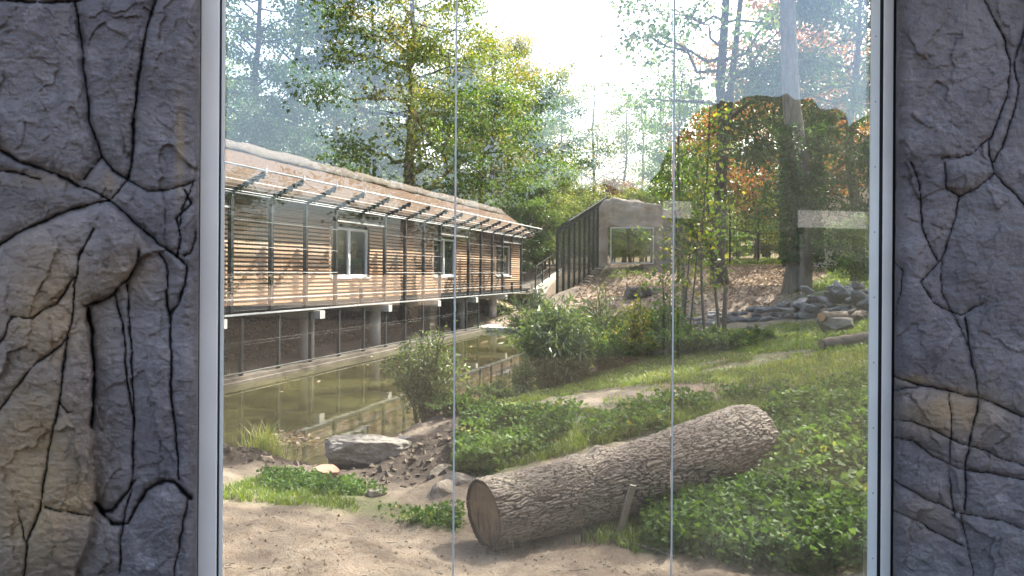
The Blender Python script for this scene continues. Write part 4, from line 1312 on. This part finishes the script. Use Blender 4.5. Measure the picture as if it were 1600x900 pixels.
tree_u('midA', 838, 52, 'dark evergreen-looking tree above the house end', m_ld, rz=5.0, s=1.0)
tree_u('bush', 880, 47, 'yellow-green shrub tree between the house end and the cage fence', m_ly, rz=1.0, s=1.05)
tree_u('bush', 835, 43, 'leafy bush directly behind the ramp railing', m_lf, rz=2.0, s=.9)
# centre: pale trees against the bright sky
tree_u('sparse', 925, 62, 'thinly leaved forked tree against the bright sky above the rock arch', m_ly, m_trunk2, rz=.5, s=.95)
tree_u('sparse', 1035, 66, 'thinly leaved tall tree behind the right end of the rock arch', m_lf, m_trunk2, rz=2.5, s=1.1)
tree_u('sparse', 975, 60, 'pale thin-crowned tree above the middle of the rock arch', m_ly, m_trunk2, rz=4.5, s=.78)
tree_u('sparse', 880, 66, 'thin yellowing tree against the sky left of the rock arch', m_lg, m_trunk2, rz=1.7, s=.95)
tree_u('sparse', 1085, 58, 'thinly leaved tree between the right glass joint and the grey-barked tree', m_lf, m_trunk2, rz=5.5, s=1.0)
tree_u('sparse', 1005, 72, 'distant wispy tree high above the rock arch', m_lf, m_trunk2, rz=3.3, s=1.0)
tree_u('bush', 905, 52, 'bright green shrub tree behind the cage fence', m_lf, rz=.4, s=.9)
tree_u('bush', 985, 45, 'yellow-green shrub seen through the window of the rock arch', m_ly, rz=2.2, s=.75)
tree_u('bush', 955, 58, 'brownish shrub peeking over the top of the rock arch', m_lc, rz=4.2, s=1.15)
tree_u('midB', 1045, 48, 'green bushy tree behind the perimeter fence next to the rock arch', m_lf, rz=5.2, s=.75)
# right half
def big_tree(name, label, u, v, segs, trunk_m, crown, seed, cr, leaves, base, nl, lsize, H):
    pass
tree_u('forked', 1128, 27.7, 'tall forked grey-barked tree standing on the leaf-covered slope behind the saplings', m_lf, m_trunk, rz=0, s=.95, z=1.75)
tree_u('thick', 1252, 18.4, 'ivy-clad thick tree trunk beside the stone pile', m_lf, m_trunk2, rz=3.9, s=1.0, z=1.8)
tree_u('midA', 1232, 33, 'copper-brown beech tree above the perimeter fence', m_lc, rz=1.4, s=1.0)
tree_u('midA', 1300, 43, 'rust-coloured tree behind the brown rock arch', m_lc, rz=3.4, s=1.1)
tree_u('midB', 1180, 41, 'golden-green tree behind the perimeter fence between two trunks', m_ly, rz=.3, s=.95)
tree_u('midB', 1095, 43, 'dark green tree behind the perimeter fence left of the grey-barked tree', m_lf, rz=2.3, s=.95)
tree_u('droop', 1335, 25, 'dark green tree with drooping leafy boughs at the right post', m_ld, rz=1.1, s=.85)
tree_u('bush', 1370, 17.5, 'dark green bush at the right edge above the stone pile', m_ld, rz=.2, s=.62)
tree_u('bush', 1345, 24, 'leafy green bush beside the brown rock arch', m_lf, rz=3.2, s=.42)
# wood behind, in rows
kinds = ['tallA', 'tallB', 'midA', 'midB']
wl_ = {0: 'green tree in the dense wood behind the enclosure', 1: 'yellow-green tree in the dense wood behind the enclosure', 2: 'dark green tree in the dense wood behind the enclosure'}
mats3 = [m_lf, m_ly, m_ld]
for k in range(40):
    u = 300 + 1150 * ((k * .618034) % 1)
    y = 62 + 38 * ((k * .7548) % 1)
    if 850 < u < 1090:
        kd = 'midB'; y = 58 + 14 * ((k * .7548) % 1); sc = .62
    else:
        kd = kinds[k % 4]; sc = random.uniform(.85, 1.1)
    q = k % 3
    tree_u(kd, u, y, wl_[q], mats3[q], s=sc, group='trees in the wood behind, ' + ('green', 'yellow-green', 'dark green')[q])
# understorey row so the wood is closed at eye level
for k in range(22):
    u = 860 + 560 * k / 21
    tree_u('bush', u + random.uniform(-10, 10), random.uniform(46, 56), 'low leafy thicket shrub behind the perimeter fence', (m_lf, m_ly, m_lf)[k % 3], s=random.uniform(.5, .8), group='thicket shrubs behind the fence', name='shrub')
for k in range(12):
    u = 330 + 520 * k / 11
    tree_u('bush', u, random.uniform(41, 46), 'low leafy thicket shrub behind the thatched house', (m_lf, m_ld, m_ly)[k % 3], s=random.uniform(.6, .9), group='thicket shrubs behind the house', name='shrub')
# added shade tree at right; trees behind the visitors (seen mirrored in the glass)
for k, (x, y, kd, s) in enumerate([(16.3, 20.8, 'tallA', 1.1)]):  # out of view, put there to shade the log and ivy bank
    tree(kd, x, y, 'unseen tree added right of the enclosure to shade the log and ivy bank', m_lf, s=s, group='added shade trees right of the enclosure')
for k, (x, y, kd, s) in enumerate([(2.0, -17.5, 'tallA', .8), (4.8, -20, 'midA', .85), (-8, -24, 'midB', .62), (-14, -26, 'midB', .62), (-5, -26, 'midB', .6), (10, -27, 'midB', .6), (17, -26, 'midA', .6), (24, -24, 'midA', .7), (30, -20, 'midA', .8), (-22, -24, 'midA', .7)]):
    tree(kd, x, y, 'tree on the visitor side behind the viewpoint', m_ld, s=s, group='trees behind the viewpoint')
# rock shelter behind the visitors
m_shel = M('dark_shelter_rock', (.02, .022, .02), (.035, .036, .034), 1, .95, .05, 4, .02)
for sd_, sz_, loc_, lb in ((311, (3.7, 2.2, 5.85), (9.5, -9.2, .75), 'tall domed rock of the visitor shelter behind the viewpoint'), (312, (4.8, 2.0, 5.5), (13.1, -9.4, .75), 'broad right-hand rock mound of the shelter behind the viewpoint'), (313, (3.6, 2.0, 3.5), (5.2, -9.0, .75), 'low rock mound at the end of the shelter behind the viewpoint')):
    o = link('rock_mound', boulder(sd_, sz_, planes=0, sub=5, rough=.07), m_shel); o.location = loc_
    setp(o, lb, 'rock mound')
m_reflboard = M('pale_reflection_board_paint', (.13, .135, .14), (.16, .165, .17), 2, .7)  # unseen pale boards added only for the bright bars they mirror in the glass
for x0, x1, z0_, z1_, lb in ((8.4, 12.5, 3.33, 3.68, 'long pale board added behind the viewpoint for a bright reflection in the glass'), (5.45, 6.05, 3.45, 3.78, 'short pale board added behind the viewpoint for a bright reflection in the glass')):
    e = empty('reflection_board', (x0, -6.5, .74), 0, lb, 'board')
    MB().span((0, 0, z0_ - .74), (x1 - x0, .08, z1_ - .74)).build('board', m_reflboard, e)
    for xp in (.15, x1 - x0 - .15):
        MB().span((xp - .05, -.11, 0), (xp + .05, -.002, z1_ - .74)).build('support_post', m_post, e)

# ------------------------------------------------------------------ shrubs and saplings
def shrub(name, label, p, H, spread, nst, leaf_len, leaf_w, nleaf, mat, seed, lean=(0, 0), up=.6, var0=.5, start=.2):
    r_ = np.random.default_rng(seed)
    e = empty(name, tuple(p), 0, label, 'shrub')
    b = MB(); P, D, va = [], [], []
    for k in range(nst):
        az = r_.uniform(0, 6.28); sp = spread * r_.uniform(.15, 1) 
        h = H * r_.uniform(.6, 1) * (1 - .25 * sp / spread)
        s_ = np.linspace(0, 1, 7)
        bs = r_.normal(0, spread * .12, 2)
        C_ = np.stack([bs[0] + math.cos(az) * sp * s_ ** 1.5 + lean[0] * s_, bs[1] + math.sin(az) * sp * s_ ** 1.5 + lean[1] * s_, h * (s_ - .18 * s_ ** 3 * (sp / spread)) - .05], 1)
        C_[1:] += r_.normal(0, .03 * H, (6, 3)) * .5
        b.tube(C_, np.linspace(.010, .003, 7) * (1 + H * .4), 4, False)
        nn = nleaf // nst
        f = r_.uniform(start, 1, nn)
        q = np.stack([np.interp(f, s_, C_[:, i]) for i in range(3)], 1)
        d = r_.normal(size=(nn, 3)) + np.array([math.cos(az) * .5, math.sin(az) * .5, -.35 + up])
        q = q + r_.normal(0, H * .035, q.shape)
        P.append(q); D.append(d); va.append(var0 + r_.normal(0, .12) + r_.normal(0, .17, nn))
    P = np.vstack(P); D = np.vstack(D); va = np.concatenate(va)
    b.build('stems', m_stem, e)
    L = leaf_len * r_.uniform(.6, 1.25, len(P))
    link('foliage', leaf_mesh('foliage', P, D, L, L * leaf_w / leaf_len, va, r_), mat, e)
    return e
p = on_ground(866, 606)
shrub('willow_shrub', 'large pale-leaved willow bush at the pond bank in the middle', (p[0], p[1], p[2]), 2.05, .8, 54, .18, .042, 5200, m_willow, 401, up=-.3, start=.06)
p = on_ground(905, 590); shrub('willow_shrub', 'lower willow bush just right of the large pale one', p, 1.25, .7, 36, .13, .032, 3600, m_willow, 403, up=-.2, var0=.6, start=.05)
p = on_ground(825, 545) if False else np.array([.9, 19.0, gz(.9, 19.0)])
shrub('willow_shrub', 'willow bush reaching over the water towards the landing slab', p, 2.3, 1.2, 40, .17, .04, 4200, m_willow, 405, lean=(-.5, 0), up=-.2)
p = on_ground(672, 655); shrub('pond_shrub', 'twiggy flowering weed bush at the near pond edge', (p[0], p[1], p[2]), 1.6, .6, 40, .09, .028, 3400, m_willow, 407, up=.1, var0=.4)
p = on_ground(715, 648); shrub('pond_shrub', 'low green weeds right of the twiggy pond bush', p, .45, .7, 40, .07, .035, 2600, m_ivy, 409)
p = on_ground(790, 625); shrub('pond_shrub', 'low leafy weeds along the bank right of the glass joint', p, .38, .8, 40, .07, .035, 2600, m_willow, 411, var0=.5)
for k, (u, v, H, sp, lb, mm, vv) in enumerate([
        (950, 575, .9, .8, 'tangled green weeds right of the willow bush', m_lf, .5), (985, 560, .8, .9, 'yellowish weed clump below the rock arch slope', m_ly, .7),
        (930, 545, 1.0, .9, 'tall green weeds behind the willow bush', m_lf, .55), (1020, 545, 1.0, .9, 'dense green weeds left of the saplings', m_lf, .5),
        (1080, 548, .7, .8, 'low green weeds at the foot of the saplings', m_lf, .55), (1130, 545, .5, .7, 'low weeds around the short stake', m_lf, .5), (980, 520, .7, 1.0, 'bright yellow-green weeds on the far bank', m_ly, .5),
        (900, 535, 1.2, 1.0, 'tall reedy growth behind the willow bush on the far bank', m_ly, .35), (1185, 533, .35, .5, 'small weeds around the lone boulder', m_lf, .5), (1040, 510, .55, .9, 'leafy weeds at the left end of the stone row', m_lf, .6)]):
    shrub('weed_clump', lb, on_ground(u, v), H, sp, 44, .085, .04, 3600, mm, 430 + k, up=.1, var0=vv)
for k, (u, v, H, sp, lb, mm) in enumerate([(945, 560, 1.9, .45, 'tall loose twiggy shrub right of the willow bush', m_willow), (1000, 555, 1.7, .4, 'tall thin weed stems left of the right glass joint', m_ly), (1050, 550, 1.5, .4, 'leggy shrub crossing the right glass joint', m_lf), (820, 618, .9, .35, 'loose spindly weeds at the left foot of the willow bush', m_willow)]):
    shrub('twiggy_shrub', lb, on_ground(u, v), H, sp, 16, .09, .035, 800, mm, 470 + k, up=.2, var0=.6)
def sapling(label, u, v, H, lean, nleaf, seed, r0=.03, mm=None):
    r_ = np.random.default_rng(seed)
    p = on_ground(u, v)
    e = empty('sapling', tuple(p), 0, label, 'sapling')
    s_ = np.linspace(0, 1, 12)
    C_ = np.stack([lean * s_ * H + .05 * H * .3 * np.sin(s_ * 5 + seed), .03 * np.sin(s_ * 4), s_ * H - .05], 1)
    b = MB(); b.tube(C_, r0 * np.linspace(1, .2, 12), 6); tips = []
    for k in range(14):
        f = .28 + .7 * k / 14; az = k * 2.4 + r_.normal(0, .3)
        q = np.array([np.interp(f, s_, C_[:, i]) for i in range(3)]); l = H * .13 * (1.2 - f) + .25
        en = q + np.array([math.cos(az) * l, math.sin(az) * l, l * .6]); b.tube([q, (q + en) / 2 + r_.normal(0, .03, 3), en], [r0 * .3, r0 * .2, r0 * .08], 4, False)
        for g in np.linspace(.3, 1, 5): tips.append(q + (en - q) * g)
    tips = np.array(tips); per = max(1, nleaf // len(tips)); idx = np.repeat(np.arange(len(tips)), per)
    P = tips[idx] + r_.normal(0, .10, (len(idx), 3))
    L = .11 * r_.uniform(.6, 1.2, len(idx))
    b.build('stem', m_trunk, e, True)
    link('foliage', leaf_mesh('foliage', P, r_.normal(size=P.shape) + [0, 0, -.5], L, L * .7, r_.normal(.6, .2, len(P)), r_), mm or m_lf, e)
sapling('slim dark-stemmed sapling nearest the right glass joint', 1062, 530, 5.6, .01, 420, 1, .05)
sapling('thin leaning sapling left of the grey-barked tree', 1120, 532, 5.4, -.035, 300, 2, .032)
sapling('thin upright sapling with yellow leaves in the weeds', 1102, 535, 4.6, .0, 300, 3, .03, m_ly)
sapling('short leafy sapling just right of the right glass joint', 1074, 536, 3.0, .01, 420, 4, .028, m_ly)
sapling('slender sapling between the glass joint and the stake', 1082, 540, 3.8, .02, 300, 5, .022)
sapling('small sapling with bright leaves left of the others', 1038, 545, 1.6, -.01, 200, 6, .022)
# ivy on the thick trunk
tx = (1252 - 800) / FPX * 18.4
r_ = np.random.default_rng(77)
n = 3400
zz = r_.uniform(.9, 4.3, n); an = r_.uniform(0, 6.28, n); rr = .40 + r_.normal(0, .05, n)
wm = fbm(np.stack([np.cos(an) * 1.5, np.sin(an) * 1.5, zz * .8], 1), 3, 8) > -.15
P = np.stack([np.cos(an) * rr, np.sin(an) * rr, zz], 1)[wm]
D = np.stack([np.cos(an), np.sin(an), -.6 + 0 * an], 1)[wm] + r_.normal(0, .4, (wm.sum(), 3))
o = link('climbing_ivy', leaf_mesh('climbing_ivy', P, D, .12, .11, r_.normal(.3, .2, len(P)), r_), m_ivy); o.location = (tx, 18.4, 1.8)
setp(o, 'dark ivy clinging around the thick trunk beside the stone pile', 'ivy')

# ------------------------------------------------------------------ ground cover
def scatter(n, box, polys=None, seed=1, extra=None, edge=0, thin=None):
    r_ = np.random.default_rng(seed)
    X = r_.uniform(box[0], box[1], n); Y = r_.uniform(box[2], box[3], n)
    Z = ground(X, Y)
    k = Z > .03
    if polys is not None:
        u, v = proj(X, Y, Z)
        u = u + 18 * fbm(np.stack([X * 2, Y * 2, X * 0], 1), 3, seed); v = v + 7 * fbm(np.stack([X * 2, Y * 2, X * 0 + 4], 1), 3, seed)
        g = np.zeros(n, bool)
        for p in polys: g |= inpoly(u, v, p)
        k &= g
    if thin is not None:
        k &= fbm(np.stack([X * thin[0], Y * thin[0], X * 0], 1), 3, seed + 4) > thin[1]
    return X[k], Y[k], Z[k], r_
def grass(X, Y, Z, r_, h, wd, name, label, var0=.5):
    n = len(X)
    patch = fbm(np.stack([X * .9, Y * .9, X * 0], 1), 3, 15)
    h = h * r_.uniform(.4, 1.3, n) * (1 + .5 * patch)
    az = r_.uniform(0, 6.28, n); bend = r_.uniform(.1, .9, n) * h
    side = np.stack([np.cos(az + 1.57), np.sin(az + 1.57), 0 * az], 1) * (wd * r_.uniform(.6, 1.3, n))[:, None]
    fw = np.stack([np.cos(az), np.sin(az), 0 * az], 1)
    B_ = np.stack([X, Y, Z - .01], 1)
    m_ = B_ + fw * (bend * .3)[:, None] + np.array([0, 0, 1]) * (h * .6)[:, None]
    tp = B_ + fw * bend[:, None] + np.array([0, 0, 1]) * (h * .92)[:, None]
    V = np.stack([B_ - side, B_ + side, m_ + side * .7, m_ - side * .7, tp], 1).reshape(-1, 3)
    k = np.arange(n)[:, None] * 5
    me = mesh_np(name, V, [k + np.array([[0, 1, 2, 3]]), k + np.array([[3, 2, 4]])])
    attr(me, 'var', np.repeat(np.clip(var0 + .25 * patch + r_.normal(0, .2, n), 0, 1), 5))
    o = link(name, me, m_grass); setp(o, label, 'grass', kind='stuff')
X, Y, Z, r_ = scatter(52000, (-4, .2, 5.3, 9), GRASS_UV[:1], 1, thin=(2.0, -.14)); grass(X, Y, Z, r_, .07, .004, 'grass', 'short grass and weeds along the near dirt edge by the pond')
X, Y, Z, r_ = scatter(90000, (-1.5, 3.5, 6.5, 11), GRASS_UV[1:2], 2, thin=(1.3, -.12)); grass(X, Y, Z, r_, .10, .004, 'grass', 'bright grass on the mound behind the big log', .6)
X, Y, Z, r_ = scatter(260000, (-1.5, 9, 8, 22), GRASS_UV[2:4], 3, thin=(.9, -.38)); grass(X, Y, Z, r_, .075, .006, 'grass', 'patchy sunlit grass on the slope in front of the stones', .65)
X, Y, Z, r_ = scatter(90000, (2, 20, 18, 40), GRASS_UV[4:], 4); grass(X, Y, Z, r_, .16, .014, 'grass', 'far grass below the dark bush and along the hilltop fence', .6)
X, Y, Z, r_ = scatter(60000, (-1, 7, 7, 12), [[(860, 640), (1000, 600), (1385, 600), (1385, 645), (1200, 645), (1060, 640)]], 23, thin=(2.2, .08)); grass(X, Y, Z, r_, .05, .004, 'grass', 'sparse low grass tufts on the trodden dirt behind the big log', .55)
q_ = BP[None] + BD[None] * rng.uniform(-2, 3.2, 5000)[:, None] - BN[None] * rng.uniform(2.0, 4.2, 5000)[:, None]
grass(q_[:, 0], q_[:, 1], ground(q_[:, 0], q_[:, 1]), rng, .14, .008, 'grass', 'green grass on the earth bank seen under the near end of the timber house', .6)
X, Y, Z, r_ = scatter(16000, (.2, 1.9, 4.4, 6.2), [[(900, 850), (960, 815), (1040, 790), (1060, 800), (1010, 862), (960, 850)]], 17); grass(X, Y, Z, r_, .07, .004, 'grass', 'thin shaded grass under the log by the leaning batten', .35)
p = on_ground(418, 706)
n = 260; X = p[0] + rng.normal(0, .11, n); Y = p[1] + rng.normal(0, .06, n); grass(X, Y, ground(X, Y), rng, .26, .004, 'grass_tuft', 'bright grass tuft at the water edge by the dirt mound', .8)
for nm, lb, box, n, seed in (('ground_ivy', 'dense leafy ground cover on the bank right of the big log', (.3, 4.6, 4.2, 8.6), 84000, 5), ('ground_ivy', 'leafy green ground cover on the mound left of the big log', (-1.2, 1.2, 6.4, 9.2), 38000, 6)):
    X, Y, Z, r_ = scatter(n, box, IVY_UV[1:] if seed == 5 else IVY_UV[:1], seed)
    if seed == 6:
        X3, Y3, Z3, _ = scatter(40000, (-1.0, 4.0, 6.6, 10.5), GRASS_UV[1:2] + [[(1060, 610), (1385, 600), (1385, 640), (1200, 645)]], 31, thin=(2.0, .02))
        X, Y, Z = np.concatenate([X, X3]), np.concatenate([Y, Y3]), np.concatenate([Z, Z3 - .03])
    hh = r_.uniform(.0, 1, len(X)) ** 1.3 * (.20 + .07 * fbm(np.stack([X * 3, Y * 3, X * 0], 1), 2, 6))
    patch = fbm(np.stack([X * 2.2, Y * 2.2, X * 0], 1), 3, 16)
    D = r_.normal(size=(len(X), 3)) * np.array([1, 1, .45]) + np.array([-.1, -.25, .15])
    L = r_.uniform(.022, .068, len(X)) * (1 + .35 * (patch > .25))
    me = leaf_mesh(nm, np.stack([X, Y, Z + hh], 1), D, L, L * .8, .42 + .35 * patch + r_.normal(0, .16, len(X)) + .1 * (hh > .12), r_, .18)
    o = link(nm, me, m_ivy); setp(o, lb, 'ground cover', kind='stuff')
# broad-leaved weeds among the near grass, with yellowing patch
X, Y, Z, r_ = scatter(26000, (-3.2, .1, 5.3, 8), [[(560, 765), (650, 785), (724, 800), (724, 832), (640, 820), (560, 800), (420, 765), (400, 745), (450, 745)]], 8, thin=(1.8, -.1))
hh = r_.uniform(0, .11, len(X)); u, v = proj(X, Y, Z)
yel = np.exp(-((u - 632) / 26) ** 2 - ((v - 795) / 22) ** 2)
L = r_.uniform(.025, .055, len(X))
o = link('broadleaf_weeds', leaf_mesh('broadleaf_weeds', np.stack([X, Y, Z + hh], 1), r_.normal(size=(len(X), 3)) * np.array([1, 1, .5]) + [0, -.2, .2], L, L * .7, .5 + .5 * yel + r_.normal(0, .15, len(X)), r_), m_ivy)
setp(o, 'broad-leaved weeds in the strip between the dirt and the boulder', 'weeds', kind='stuff')
# dead leaves
X, Y, Z, r_ = scatter(34000, (2, 16, 14, 40), LITTER_UV[:1], 9)
X2, Y2, Z2, _ = scatter(5200, (.5, 8, 7, 13), LITTER_UV[1:] + GRASS_UV[2:3], 10)
Z2 = Z2 - .008
s2 = bpt(5, -3); sX = []; 
n = 14000; ss = r_.uniform(-5, 20, n); tt = -r_.uniform(1.2, 4.5, n); q = BP[None] + BD[None] * ss[:, None] + BN[None] * tt[:, None]
for nm, lb, (xx, yy, zz_), Ls in (('fallen_leaves', 'brown fallen leaves carpeting the slope under the tall trees', (X, Y, Z), .10), ('fallen_leaves', 'scattered pale fallen leaves on the trodden grass slope', (X2, Y2, Z2), .04), ('fallen_leaves', 'brown fallen leaves on the bank under the timber house', (q[:, 0], q[:, 1], ground(q[:, 0], q[:, 1])), .09)):
    n = len(xx); L = Ls * r_.uniform(.6, 1.3, n)
    o = link(nm, leaf_mesh(nm, np.stack([xx, yy, zz_ + .012], 1), r_.normal(size=(n, 3)) * np.array([1, 1, .22]), L, L * .75, r_.normal(.5 if Ls > .05 else .8, .2, n), r_), m_litter)
    setp(o, lb, 'leaves', kind='stuff')
r_ = np.random.default_rng(5)
fl_uv = [(455, 688, 34, 12, 140), (630, 560, 240, 60, 70), (780, 610, 22, 4, 14), (760, 560, 60, 30, 10)]
P = []
for cu, cv, su, sv, n in fl_uv:
    for k in range(n):
        P.append(pixz(cu + r_.normal(0, su * .5), cv + r_.normal(0, sv * .5), .006))
P = np.array(P); P = P[inpoly(P[:, 0], P[:, 1], POND)]
o = link('floating_leaves', leaf_mesh('floating_leaves', P, r_.normal(size=P.shape) * np.array([1, 1, .05]), .09, .06, r_.normal(.8, .15, len(P)), r_, .1), m_litter)
setp(o, 'tan leaves floating on the green pond water', 'leaves', kind='stuff')
# pebbles and clods on the dirt
X, Y, Z, r_ = scatter(2600, (-3.5, 2.5, 4.0, 7), [[(330, 800), (560, 808), (700, 835), (900, 860), (1080, 880), (1080, 910), (330, 910)], [(700, 650), (1000, 605), (1200, 600), (1385, 620), (1200, 640), (900, 640), (760, 665)]], 12)
b = MB()
for x, y, z in zip(X, Y, Z):
    s_ = r_.uniform(.004, .016); q = r_.normal(size=(6, 3)) * .25 + np.array([[1, 0, 0], [-1, 0, 0], [0, 1, 0], [0, -1, 0], [0, 0, .7], [0, 0, -.7]])
    b.add(q * s_ + [x, y, z], None, [[4, 0, 2], [4, 2, 1], [4, 1, 3], [4, 3, 0], [5, 2, 0], [5, 1, 2], [5, 3, 1], [5, 0, 3]])
o = b.build('clods', M('clod', (.17, .125, .085), (.30, .23, .165), 30, .9)); setp(o, 'small clods and pebbles on the trodden dirt', 'gravel', kind='stuff')

n = 420
r_ = np.random.default_rng(19)
X = np.concatenate([r_.normal(-1.0, .42, n), r_.normal(-2.75, .36, n // 2)]); Y = np.concatenate([r_.normal(8.2, .7, n), r_.normal(7.6, .18, n // 2)])
k = ~inpoly(X, Y, POND); X, Y = X[k], Y[k]; Z = ground(X, Y)
b = MB()
for x, y, z in zip(X, Y, Z):
    s_ = r_.uniform(.012, .06) * r_.uniform(.5, 1); q = r_.normal(size=(6, 3)) * .3 + np.array([[1, 0, 0], [-1, 0, 0], [0, 1, 0], [0, -1, 0], [0, 0, .7], [0, 0, -.7]])
    b.add(q * s_ + [x, y, z], None, [[4, 0, 2], [4, 2, 1], [4, 1, 3], [4, 3, 0], [5, 2, 0], [5, 1, 2], [5, 3, 1], [5, 0, 3]])
o = b.build('clods', M('dark_clod', (.05, .037, .028), (.14, .108, .08), 9, .95, .01, 40)); setp(o, 'dark crumbly earth clods on the churned pond bank', 'soil', kind='stuff')

r_ = np.random.default_rng(29)
b = MB()
X, Y, Z, _ = scatter(90, (-2.5, 1.5, 4.2, 6.5), [[(340, 800), (560, 808), (700, 835), (900, 860), (1060, 880), (1060, 910), (340, 910)]], 44)
for x, y, z in zip(X, Y, Z):
    an_, l_ = r_.uniform(0, 6.28), r_.uniform(.05, .16)
    d_ = np.array([math.cos(an_) * l_, math.sin(an_) * l_, 0]); p_ = np.array([x, y, z + .004])
    b.tube([p_, p_ + d_ * .5 + r_.normal(0, .008, 3) * [1, 1, .3], p_ + d_], [.003, .0026, .0015], 5)
o = b.build('twigs', m_batten); setp(o, 'broken twigs strewn over the foreground dirt', 'twigs', kind='stuff')
